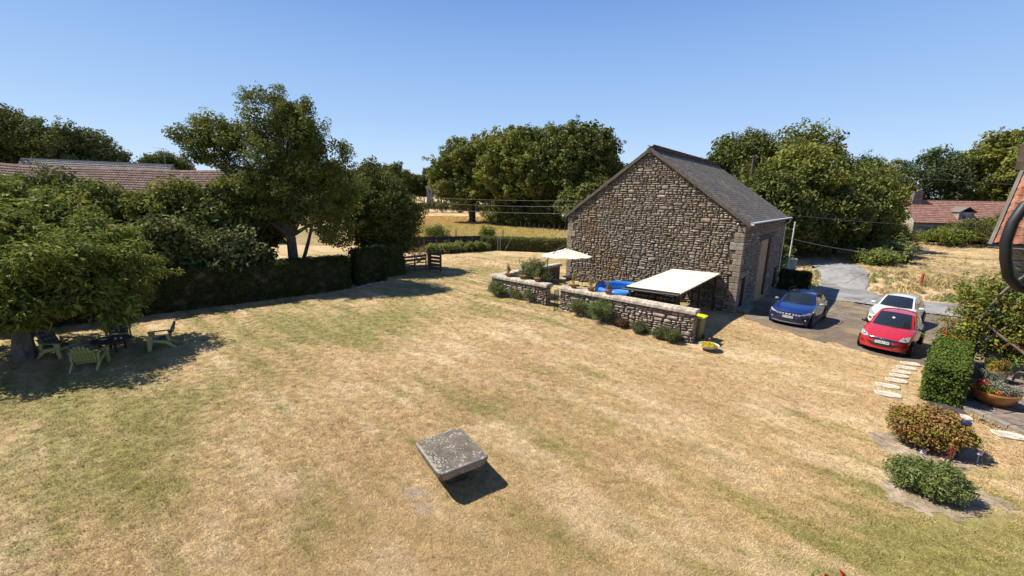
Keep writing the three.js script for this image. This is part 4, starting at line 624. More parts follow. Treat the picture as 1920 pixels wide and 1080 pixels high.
car('white_hatchback', 'white hatchback parked behind the red one beside the road', {
  L: 4.0, hw: .85, color: [.78, .78, .77], top: [[0, .68], [.12, .76], [.3, .83], [.7, .92], [1.1, 1.0], [3.8, 1.0], [4.0, .92]], belt: [[0, .64], [.3, .77], [.9, .9], [1.3, .94], [3.3, 1.0], [4.0, .88]],
  house: { s0: 1.08, s1: 1.95, s2: 3.4, s3: 3.9, wr: .57, hr: 1.47 }, ax: .8, wb: 2.5, wr: .3, handles: [2.2, 3.0], plate: '', plateY: .48,
  front(patch, c) {
    patch('lower_grille', [[[-.5, .4], [.5, .4]], [[-.55, .54], [.55, .54]]], blackPlastic, .01, 10); patch('grille', [[[-.4, .6], [.4, .6]], [[-.42, .67], [.42, .67]]], blackPlastic, .01, 10);
    for (const k of [-1, 1]) { const m = (a) => a.map(([t, y]) => [k * t, y]); const hl = patch('headlight', [m([[.5, .66], [.66, .66], [.78, .69]]), m([[.54, .74], [.68, .83], [.79, .88]])], lampGlass, .01, 6); if (k < 0) flip(hl.geometry); const fg = patch('fog_light', [m([[.6, .4], [.74, .42]]), m([[.6, .48], [.74, .5]])], blackPlastic, .01, 4); if (k < 0) flip(fg.geometry); }
  },
}, [18.87, groundY(19.6, -21) + .015, -20.07], R(-53.5));
// ---------------------------------------------------------------- stone slab table on the lawn
{
  const t = thing('stone_table', 'lichened granite slab on a squat foot in the middle of the lawn', 'stone table', [-1.22, 0, -7.82], 0);
  const lich = tex(1024, (u, v) => { const a = tfbm(u, v, 8, 601, 5), h = hash(u * 1024 | 0, v * 1024 | 0, 7), sp = sst(.61, .66, tfbm(u, v, 44, 611, 2) * .62 + .38 * tfbm(u, v, 6, 621, 3)), edge = sst(.075, .02, Math.min(u, v, 1 - u, 1 - v) + .05 * (tfbm(u, v, 18, 631, 3) - .5)); let k = .125 + .12 * (a - .5) + .15 * (h - .5); let c = [k * 1.28, k * 1.04, k * .8]; c = mix3(c, [.47, .44, .38], clamp(sp * .8 + edge * .65)); return c.map((q) => toS(clamp(q))); });
  const W = .86 * 1.32, D = 1.03 * 1.32, top = .62, th = .23, n = 18, m = 22;                                                 // top of the slab 0.62 m up
  const f = (k, y, jag) => (u, v) => 0; const sh = []; const out = (i) => { const a = i / 48 * 6.2832, c = Math.cos(a), s = Math.sin(a), e = .2; return [Math.sign(c) * Math.pow(Math.abs(c), e) * W / 2 * (1 - .025 * hash(i, 1, 3)), Math.sign(s) * Math.pow(Math.abs(s), e) * D / 2 * (1 - .02 * hash(i, 2, 3))]; };
  const rings = [[1, top - .03], [.975, top - .006], [.93, top]], pos = [], idx = [], uv = []; const lower = [[.985, top - .09], [.95, top - th * .8], [.9, top - th]];
  const all = [...lower.slice().reverse(), ...rings]; all.forEach(([k, y], ri) => { for (let i = 0; i < 48; i++) { const p = out(i), j = ri < 3 ? 1 + .03 * (hash(i, ri, 9) - .5) : 1; pos.push(p[0] * k * j, y + (ri < 3 ? .02 * (hash(i, ri, 5) - .5) : .004 * (hash(i, ri, 6) - .5)), p[1] * k * j); uv.push(p[0] * k / W * .98 + .5 + (ri < 3 ? .3 + ri * .07 : 0), p[1] * k / D * .98 + .5); } });
  for (let r = 0; r < all.length - 1; r++) for (let i = 0; i < 48; i++) { const a = r * 48 + i, b = r * 48 + (i + 1) % 48; idx.push(a, a + 48, b, b, a + 48, b + 48); }
  const cap = (r, up) => { const c = pos.length / 3; pos.push(0, all[r][1], 0); uv.push(.5, .5); for (let i = 0; i < 48; i++) { const a = r * 48 + i, b = r * 48 + (i + 1) % 48; up ? idx.push(a, c, b) : idx.push(a, b, c); } }; cap(all.length - 1, true); cap(0, false);
  const g = new THREE.BufferGeometry(); g.setAttribute('position', new THREE.Float32BufferAttribute(pos, 3)); g.setAttribute('uv', new THREE.Float32BufferAttribute(uv, 2)); g.setIndex(idx); g.computeVertexNormals();
  const slab = part('slab', g, new THREE.MeshStandardMaterial({ color: lin(K, K, K), map: lich, roughness: .95, bumpMap: rep(roughTex, 3), bumpScale: .012 }), t); slab.rotation.y = R(34);
  const foot = part('foot', new RoundedBoxGeometry(.5, .5, .62, 3, .09), stony(.16, .14, .12, { bumpScale: .03 }), t, [.02, .15, -.02]); foot.rotation.y = R(34);
}
// ---------------------------------------------------------------- seats under the chestnut
const plaidTex = tex(256, (u, v) => { const s = (q) => { const k = (q * 4) % 1; return k < .3 ? 1 : k > .45 && k < .52 ? .9 : k > .62 && k < .66 ? .7 : 0; }; const k = .03 + .16 * (s(u) + s(v)) * .5 + .09 * s(u) * s(v) + .02 * hash(u * 256 | 0, v * 256 | 0); return [toS(k * .95), toS(k), toS(k * 1.15)]; });
const leafyTex = tex(256, (u, v) => { const k = .05 + .4 * sst(.5, .6, tfbm(u, v, 7, 651, 3)); return [toS(k), toS(k * 1.05), toS(k)]; });
{
  const lime = mat(.42, .43, .15, { roughness: .5 });
  function adirondack(label, x, z, turn, cushion, body = lime) { // faces +z
    const c = thing('garden_chair', label, 'chair', [x, groundY(x, z), z], turn, 'lime green slatted chairs under the chestnut');
    for (let i = 0; i < 6; i++) part('seat_slat', box(.52, .022, .075, 0, .36 - i * .027, .2 - i * .085, .005).applyMatrix4(new THREE.Matrix4()), body, c);
    const back = new THREE.Matrix4().makeRotationX(-.42).setPosition(0, .2, -.26);
    for (let i = 0; i < 7; i++) { const k = (i - 3) / 3, h = .74 - .2 * k * k, g = box(.075, h, .02, k * .24, h / 2, 0, .004); g.rotateZ(-k * .09); part('back_slat', g.applyMatrix4(back), body, c); }
    for (const y of [.16, .5]) part('back_rail', box(.56 + y * .1, .05, .03, 0, y, -.025).applyMatrix4(back), body, c);
    for (const s of [-1, 1]) {
      part('armrest', new RoundedBoxGeometry(.13, .025, .66, 1, .01).translate(s * .34, .56, .02), body, c);
      const leg = (pts) => { const sh = new THREE.Shape(pts.map((p) => new THREE.Vector2(...p))); return new THREE.ExtrudeGeometry(sh, { depth: .05, bevelEnabled: false }).rotateY(-Math.PI / 2).translate(s * .34 + .025, 0, 0); };
      part('front_leg', leg([[.33, 0], [.22, 0], [.16, .3], [.12, .55], [.34, .55], [.3, .3]]), body, c); part('rear_leg', leg([[-.56, 0], [-.46, 0], [-.22, .22], [.2, .36], [.2, .43], [-.25, .34]]), body, c);
      part('arm_support', leg([[-.36, .3], [-.3, .3], [-.24, .55], [-.34, .55]]), body, c);
    }
    part('apron', box(.6, .09, .025, 0, .33, .26), body, c);
    if (cushion) { const m = new THREE.MeshStandardMaterial({ color: lin(K, K, K), map: cushion, roughness: 1 }); const f = (w, h) => new RoundedBoxGeometry(w, h, .07, 3, .03); part('seat_cushion', f(.5, .5).rotateX(-Math.PI / 2 - .3 + .6).rotateX(-.0).translate(0, .32, -.02), m, c); part('back_cushion', f(.54, .72).translate(0, .4, .05).applyMatrix4(back), m, c); }
    return c;
  }
  adirondack('lime slatted garden chair turned away with a dark plaid cushion beside the table', -14.2, -13.1, -2.75, plaidTex);
  adirondack('lime garden chair with a leaf patterned cushion apart from the chestnut trunk', -13.4, -14.9, -.95, leafyTex);
  adirondack('lime garden chair facing the lawn with a plaid cushion over its back', -15.5, -15.5, .75, plaidTex);
  adirondack('lime garden chair under the chestnut with a dark plaid cushion and wide arm', -16.1, -13.95, 1.6, plaidTex);
  const t = thing('garden_table', 'low round dark wooden table between the lime chairs', 'table', [-14.75, 0, -14.45]), w = wooden(.085, .055, .04);
  part('table_top', new THREE.CylinderGeometry(.56, .56, .035, 32).translate(0, .45, 0), w, t); for (let i = 0; i < 4; i++) part('leg', box(.06, .44, .06, .34 * Math.cos(i * 1.57 + .6), .22, .34 * Math.sin(i * 1.57 + .6)), w, t); part('rail', new THREE.CylinderGeometry(.4, .4, .06, 20).translate(0, .4, 0), w, t);
  const put = (n, l, cat, g, m, x, z, grp) => { const o = solo(n, g, m, l, cat, grp); o.position.set(-14.75 + x, .468, -14.45 + z); };
  put('bottle', 'green glass bottle standing on the round table', 'bottle', lathe([[0, 0], [.035, 0], [.037, .12], [.013, .17], [.013, .22], [0, .22]], 14), new THREE.MeshPhysicalMaterial({ color: lin(.05, .16, .04), roughness: .1, clearcoat: 1 }), -.36, .1);
  put('plate', 'white plate on the round table beside the bottle', 'plate', lathe([[0, .004], [.07, .004], [.11, .02], [.112, .018], [.07, 0], [0, 0]], 20), whitePaint, -.18, .12);
  for (const [x, z, l] of [[.2, .05, 'white cup on the round table, next to the other cup'], [.34, -.02, 'white cup at the edge of the round table']]) put('cup', l, 'cup', lathe([[0, 0], [.025, 0], [.04, .07], [.036, .07], [.02, .01], [0, .01]], 14), whitePaint, x, z, 'cups on the round table');
}
// ---------------------------------------------------------------- long hedge, its end blocks, gate and kitchen garden
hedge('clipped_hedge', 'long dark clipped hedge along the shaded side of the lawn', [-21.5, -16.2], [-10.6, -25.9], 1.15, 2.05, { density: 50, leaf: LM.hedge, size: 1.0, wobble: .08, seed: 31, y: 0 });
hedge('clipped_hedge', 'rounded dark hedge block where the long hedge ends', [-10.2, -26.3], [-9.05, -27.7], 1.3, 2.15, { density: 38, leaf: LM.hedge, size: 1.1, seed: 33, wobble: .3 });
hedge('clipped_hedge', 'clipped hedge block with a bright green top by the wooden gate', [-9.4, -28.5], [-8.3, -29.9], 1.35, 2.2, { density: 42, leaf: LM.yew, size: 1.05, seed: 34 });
{ const r = rng(4); for (let i = 0; i < 5; i++) { const x = -9.7 + i * .28 + r() * .1, z = -25.2 - i * .25 - r() * .2; const s = solo('stone', new THREE.IcosahedronGeometry(.14 + .09 * r(), 2).scale(1.2, .6, .9), granite, 'small grey stone lying at the foot of the hedge end', 'stone', 'stones at the hedge foot'); s.position.set(x, groundY(x, z) + .05, z); } }
{
  const w1 = wooden(.17, .115, .08), w2 = wooden(.12, .085, .06);
  const fz = (x, z) => groundY(x, z);
  const g = thing('field_gate', 'old brown five bar wooden gate beside the hedge block', 'gate', [-8.0, fz(-8, -29.9), -29.9], Math.atan2(1.35, 1.4));
  const L = 1.95; for (let i = 0; i < 5; i++) part('rail', box(L, i > 2 ? .16 : .07, .035, L / 2, .16 + i * .25, .01 * (i % 2)), i % 2 ? w2 : w1, g); for (const x of [.04, L * .48, L - .05]) part('upright', box(.075, 1.28, .05, x, .66, .045), w1, g); part('brace', beam([.1, .15, .05], [L * .9, 1.05, .05], .05, .06), w2, g);
  for (const [x, z, l] of [[-8.05, -29.85, 'brown wooden gate post beside the hedge block'], [-6.45, -31.45, 'brown wooden gate post beside the board panel']]) { const p = thing('gate_post', l, 'post', [x, fz(x, z), z], .7); part('post', box(.13, 1.75, .13, 0, .8, 0, .01), w1, p); }
  const f = thing('board_fence', 'weathered brown board panel beside the wooden gate', 'fence', [-6.4, fz(-6.4, -31.5), -31.5], R(-30)); for (let i = 0; i < 5; i++) part('board', box(1.05, .2, .028, .55, .2 + i * .27, .004 * (i % 2), .006), i % 2 ? w2 : w1, f); for (const x of [.06, 1.06]) part('post', box(.11, 1.62, .11, x, .76, -.06), w1, f);
  // dark board fence behind the garden
  const dkb = wooden(.06, .048, .04), A = [-13.2, -40.9], B = [-3.5, -45.2], n = 6, len = Math.hypot(B[0] - A[0], B[1] - A[1]);
  const bf = thing('board_fence', 'dark brown board fence behind the vegetable bed', 'fence', [A[0], fz(...A) - .05, A[1]], Math.atan2(A[1] - B[1], B[0] - A[0]));
  for (let i = 0; i < n; i++) { const bay = part('fence_bay', box(len / n - .06, 1.5, .02, (i + .5) * len / n, .8, -.02), dkb, bf); for (let k = 0; k < 4; k++) part('board', box(len / n - .07, .36, .025, (i + .5) * len / n, .24 + k * .375, .004 + .002 * (k % 2), .005), dkb, bay); part('post', box(.1, 1.65, .1, i * len / n, .8, .02), dkb, bf); }
  // vegetable bed: posts, wire, plants
  const pl = [[-8.57, -39.88], [-7.47, -40.3], [-6.29, -40.7], [-5.24, -41.5], [-4.19, -42.6], [-3.23, -43.8], [-9.9, -36.7], [-9.1, -37.1], [-8.7, -38.4], [-2.7, -44.4]];
  pl.forEach(([x, z], i) => { const p = thing('garden_post', 'thin grey stake along the vegetable bed', 'stake', [x, fz(x, z), z], 0, 'stakes round the vegetable bed'); part('stake', box(.07, 1.55, .07, 0, .72, 0, .01), wooden(.22, .18, .15), p); part('stake_tip', new THREE.ConeGeometry(.05, .1, 4).rotateY(.785).translate(0, 1.54, 0), wooden(.22, .18, .15), p); });
  const bars = thing('metal_trellis', 'pale leaning metal trellis beside the vegetable bed', 'trellis', [-1.6, fz(-1.6, -44.3), -44.3]); part('upright', bar([0, 0, 0], [0, 1.6, 0], .03), mat(.4, .38, .36), bars); part('upright', bar([.25, 0, 0], [.25, 1.65, 0], .03), mat(.4, .38, .36), bars); part('brace', bar([.7, 0, .1], [1.55, 1.5, 0], .03), mat(.45, .42, .38), bars); part('upright', bar([1.6, 0, 0], [1.6, 1.2, 0], .025), mat(.3, .28, .26), bars);
  const wire = solo('fence_wire', merge([.5, 1, 1.4].map((h) => tubeThrough(pl.slice(0, 6).map(([x, z]) => [x, fz(x, z) + h, z]), .006, 30, 4))), mat(.2, .2, .2, { metalness: .5, roughness: .5 }), 'thin wires strung between the vegetable bed stakes', 'wire');
  const r = rng(52); let k = 0;
  const veg = (x, z, i) => bush('vegetable_plant', 'leafy green vegetable plant in the fenced bed', x, z, .5 + .15 * r(), .42 + .14 * r(), .5, { leaf: LM.lush, sprig: SPR.veg, n: 34, seed: 700 + i, stems: 3, category: 'plant', group: 'vegetables in the fenced bed' });
  for (let j = 0; j < 4; j++) for (let i = 0; i < 9; i++) { const u = i / 8, x = lerp(-8.3, -2.9, u) + j * .12 + (r() - .5) * .3, z = lerp(-40.6, -44.2, u) - j * .72 + .1 + (r() - .5) * .3; if (z < -45.6 + (j * .0)) continue; veg(x, z, k++); }
  bush('dry_weeds', 'tangle of pale dry stems behind the wooden gate', -8.1, -35.4, 1.1, .75, .8, { leaf: LM.dry, sprig: sprig(26, .26, .2, .02, 97, { up: .1, droop: -1 }), n: 46, seed: 61, category: 'plant' });
}
hedge('clipped_hedge', 'dark leafy hedge between the vegetable bed and the barn', [-3.3, -45.4], [7.2, -43.6], 1.1, 1.35, { density: 28, sprig: SPR.shrub, leaf: LM.oakDark, size: 1.15, seed: 36, wobble: .25 });
// ---------------------------------------------------------------- trees and thicket on the shaded side
{
  const L = (...a) => a;
  // the chestnut over the chairs: low, wide, with long drooping leaves
  const cl = [L(-1.2, 3.3, .2, 2.4, 1.35, 2.3), L(1.4, 3.0, .4, 1.7, 1.1, 1.6), L(2.3, 2.35, -.3, 1.35, .95, 1.3), L(.6, 3.2, -2.0, 1.9, 1.2, 1.6), L(2.0, 2.6, -1.9, 1.5, .95, 1.2), L(-2.8, 2.7, 1.4, 1.7, 1.2, 1.5), L(.2, 2.35, 1.5, 1.5, .85, 1.2), L(-.4, 4.2, -.6, 1.5, .9, 1.4), L(-2.2, 4.5, -1.4, 1.5, 1.0, 1.5), L(.9, 4.0, -2.6, 1.1, .9, 1.1), L(1.9, 3.6, -.9, .8, .7, .8), L(3.0, 1.75, -.6, .8, .6, .8), L(-3.4, 3.4, -1.2, 2, 1.3, 1.9), L(1.2, 1.9, .3, 1.2, .6, 1.1), L(-1.6, 1.9, 1.1, 1.4, .7, 1.2)];
  const t = tree('chestnut_tree', 'spreading sweet chestnut with long leaves over the lime chairs', -16.95, -13.5, ruffle(cl, 6, 7), { limbLobes: cl, trunk: .28, fork: 1.65, limbs: 14, n: 1750, sprig: SPR.chestnut, leaf: LM.chestnut, seed: 3, size: .9, inner: .1, vary: .6, floor: 1.0, twigs: .3, bark: mat(.34, .31, .27, { map: rep(grainTex, 1, .6), bumpMap: rep(roughTex, 2, .7), bumpScale: .04 }) });
  part('bark_collar', new THREE.TorusGeometry(.42, .02, 6, 24).rotateX(Math.PI / 2).translate(0, 1.25, 0), metalDark, t);
  // the tall fruit tree behind the hedge, leaning out to one side
  const bl = [L(.2, 9.2, 0, 2.0, 2.3, 2.0), L(-1.3, 10.6, .3, 1.3, 1.6, 1.3), L(1.5, 10.4, 0, 1.2, 1.7, 1.3), L(.2, 11.7, -.3, 1.2, 1.3, 1.2), L(2.3, 8.4, .2, 1.6, 1.9, 1.6), L(-3.0, 9.6, .4, 1.2, 1.1, 1.2), L(-4.4, 10.2, .6, 1.25, 1.2, 1.2), L(-5.1, 9.0, .4, 1.0, .8, 1.0), L(-3.6, 8.0, .2, 1.0, .7, 1.0), L(1.2, 6.5, .4, 2.0, 1.5, 1.9), L(3.0, 6.2, 0, 1.5, 1.6, 1.6), L(-1.6, 6.6, 0, 1.9, 1.4, 1.8), L(2.6, 4.4, .8, 1.6, 1.3, 1.6), L(-2.6, 4.9, .5, 1.6, 1.3, 1.5), L(.2, 5.0, 1.0, 1.6, 1.1, 1.3)];
  const bt = tree('pear_tree', 'tall dark tree with a leaning limb rising behind the long hedge', -14.1, -26.4, ruffle(bl.map((l) => [l[0], l[1] > 7 ? 7 + (l[1] - 7) * .76 : l[1], l[2], l[3], l[4], l[5]]), 6, 9), { limbLobes: bl.map((l) => [l[0], l[1] > 7 ? 7 + (l[1] - 7) * .76 : l[1], l[2], l[3], l[4], l[5]]), trunk: .3, fork: 3.4, n: 2300, sprig: SPR.oakFine, leaf: LM.oak, seed: 15, size: .85, inner: .2, vary: .6, twigs: .34, limbs: 14, bark: mat(.3, .25, .2, { map: grainTex, bumpMap: roughTex, bumpScale: .03 }) });
  part('limb', merge([limb([[.05, .1, 0, .2], [.5, 1.3, .1, .15], [1.2, 3, .3, .1], [1.8, 5, .3, .05]], 8, .2, 5), limb([[-.35, -.2, -.5, .26], [-.5, 2, -.6, .2], [-.4, 4.5, -.5, .12]], 8, .2, 8)]), barkMat, bt);
  // thicket between hedge and farm roof
  const G = 'trees in the thicket behind the hedge', mk = (label, x, z, rx, top, o = {}) => { const ry = top * .47, n = o.nl ?? 10; return tree(o.name ?? 'thicket_tree', label, x, z, makeLobes(0, top - ry, 0, rx, ry, o.rz ?? rx, n, o.seed, .5), { trunk: .12 + top * .012, fork: top * .3, limbs: 5, sprig: SPR.broad, leaf: LM.broad, group: G, inner: .35, ...o }); };
  mk('dense dark rounded tree at the lawn corner behind the hedge block', -9.3, -31.4, 2.5, 6.8, { n: 950, seed: 71, leaf: LM.oakDark, sprig: SPR.oakFine, floor: .9 });
  mk('broad dark tree between the leaning tree and the garden fence', -11.4, -31.5, 3.3, 8.6, { n: 900, seed: 72, leaf: LM.oakDark, sprig: SPR.oakFine, floor: 1.6 });
  mk('dark shrubby tree beside the leaning tree towards the farm roof', -17.6, -25.6, 2.8, 6.1, { n: 800, seed: 73, leaf: LM.oakDark, floor: .5 });
  mk('olive green shrubby tree in front of the farm roof end', -20.6, -25.4, 2.9, 6.5, { n: 900, seed: 74, floor: .4 });
  mk('olive green bushy tree with upright shoots before the tiled roof', -23.6, -23.6, 2.9, 6.5, { n: 950, seed: 75, floor: .4 });
  mk('olive green bushy tree behind the chestnut', -25.5, -20.4, 3.2, 6.6, { n: 950, seed: 76, floor: .4 });
  mk('yellow green spindly tree behind the chestnut crown', -22.2, -19.5, 2.7, 5.5, { n: 800, seed: 77, leaf: LM.lush, floor: .4 });
  mk('pale leaved shrub just behind the long hedge', -18.3, -21.4, 2.3, 4.6, { n: 700, seed: 78, leaf: leafMat(.21, .225, .075), sprig: SPR.broad, floor: .4 });
  mk('grey leaved shrub leaning over the long hedge', -15.9, -23.1, 2.0, 3.9, { n: 520, seed: 79, leaf: leafMat(.19, .205, .085), floor: .5 });
  mk('dark tree under the farm roof edge', -27.6, -25.8, 3.4, 7.0, { n: 900, seed: 80, leaf: LM.oakDark, floor: .4 });
  mk('tall green tree at the farm roof gable', -31, -23.4, 3.6, 7.6, { n: 950, seed: 81, floor: .4 });
  mk('slim olive tree rising past the ridge of the tiled roof', -19.3, -29.5, 2.7, 7.4, { n: 800, seed: 82, floor: .6 });
  mk('wide bushy tree filling the gap beside the chestnut', -28.5, -17.4, 3.3, 6.2, { n: 900, seed: 83, floor: .4 });
  for (let i = 0; i < 7; i++) { const x = -13.5 + i * .62, z = -24.9 - i * .62; bush('bramble', 'low green bramble growing along the back of the hedge', x - .3, z - .9, .8, .62 + .25 * hash(i, 3), .7, { leaf: LM.lush, sprig: SPR.shrub, n: 110, seed: 300 + i, group: 'brambles behind the hedge' }); }
}
// ---------------------------------------------------------------- oaks across the meadow
{
  const G = 'oaks standing in the meadow', oak = (label, x, z, top, rx, o) => tree('oak_tree', label, x, z, makeLobes(0, top * .535, 0, rx * 1.22, top * .48, rx * 1.1, 16, o.seed, .44), { trunk: top * .042, fork: top * .22, limbs: 9, sprig: SPR.far, leaf: LM.oak, n: 1700, size: 1.1, inner: .3, vary: .55, group: G, floor: 1.1, ...o });
  oak('broad oak at the open end of the meadow clump', -9.6, -98, 19.5, 8.0, { seed: 101 });
  oak('tall oak with a bare trunk second in the meadow clump', -1.2, -91, 20.5, 7.0, { seed: 102, leaf: LM.broad });
  oak('tall dark oak in the middle of the meadow clump', 5.5, -86.5, 20.8, 7.2, { seed: 103 });
  oak('large oak beside the barn roof in the meadow clump', 12.2, -84, 20.6, 7.4, { seed: 104, leaf: LM.oakDark });
  oak('dark oak behind the barn verge', 17.5, -90, 15, 7.0, { seed: 105, leaf: LM.oakDark });
  oak('dark rear oak filling the middle of the clump', 3.0, -104, 18, 8, { seed: 106, leaf: LM.oakDark, floor: 1 });
  oak('low spreading oak under the clump near the barn', 15.0, -76, 9.5, 5.5, { seed: 107, leaf: LM.oakDark, floor: .4 });
  for (let i = 0; i < 9; i++) bush('hedgerow_bush', 'dark bramble mound in the shade under the meadow oaks', -4 + i * 2.4, -88 + i * 1.3, 3.2, 2.3 + .8 * hash(i, 9), 2.2, { leaf: LM.oakDark, sprig: SPR.broad, n: 170, seed: 330 + i, size: 1.1, group: 'bramble mounds under the oaks' });
  // hedgerows and woods further off
  for (let i = 0; i < 15; i++) { const x = -52 + i * 3.1, z = -166 + hash(i, 4) * 6; bush('hedgerow_bush', 'rounded green bush in the low field hedgerow', x, z, 2.6, 1.7 + .9 * hash(i, 2), 2, { leaf: LM.far, sprig: SPR.far, n: 80, seed: 400 + i, size: .75, group: 'bushes of the field hedgerow' }); }
  const wood = (label, x, z, top, rx, i, grp) => tree('woodland_tree', label, x, z, makeLobes(0, top * .55, 0, rx, top * .46, rx, 9, 500 + i, .5), { trunk: .35, fork: top * .2, limbs: 3, sprig: SPR.far, leaf: i % 3 ? LM.far : LM.oakDark, n: 420, size: 1.9, inner: .4, seed: 500 + i, group: grp, floor: .5 });
  for (let i = 0; i < 18; i++) wood('green tree in the distant wood beyond the hedgerow', -118 + i * 6.2 + hash(i, 1) * 3, -262 + hash(i, 2) * 34, 17 + 7 * hash(i, 3), 8, i, 'trees of the distant wood');
  for (let i = 0; i < 16; i++) wood('hazy tree on the far wooded ridge', -215 + i * 13, -420 - hash(i, 5) * 60, 20 + 6 * hash(i, 6), 12, 40 + i, 'trees on the far ridge');
  for (let i = 0; i < 12; i++) wood('dark tree in the wood line behind the oak clump', -40 + i * 13, -235 - hash(i, 8) * 20, 14 + 5 * hash(i, 7), 9, 70 + i, 'trees behind the oak clump');
  tree('dark_oak', 'dark wide oak behind the grey slate ridge of the farm', -70, -58, makeLobes(0, 11.6, 0, 7.2, 5.9, 7, 16, 111, .42), { trunk: .6, fork: 4, limbs: 10, sprig: SPR.broad, leaf: LM.oakDark, n: 1500, size: 1.35, inner: .45, seed: 111 });
  tree('dark_oak', 'flat topped dark oak spreading over the slate ridge end', -62.5, -60, makeLobes(0, 9.9, 0, 6.6, 5.2, 6, 16, 112, .4), { trunk: .55, fork: 4, limbs: 10, sprig: SPR.broad, leaf: LM.oakDark, n: 1400, size: 1.35, inner: .45, seed: 112 });
  tree('dark_oak', 'small dark tree top showing over the tiled roof end', -54, -66, makeLobes(0, 9, 0, 3.6, 2.9, 3.4, 9, 113, .4), { trunk: .3, fork: 4, limbs: 5, sprig: SPR.broad, leaf: LM.oakDark, n: 500, size: 1.3, inner: .45, seed: 113 });
  bush('elder_bush', 'bright green bush above the dark board fence', -8.6, -46.6, 1.7, 1.35, 1.3, { leaf: LM.lush, sprig: SPR.shrub, n: 260, seed: 120, size: 1.4 });
  bush('elder_sapling', 'upright green sapling at the junction of fence and hedge', -2.9, -47.3, 1.0, 1.45, .9, { leaf: LM.lush, sprig: SPR.shrub, n: 200, seed: 121, size: 1.4 });
}
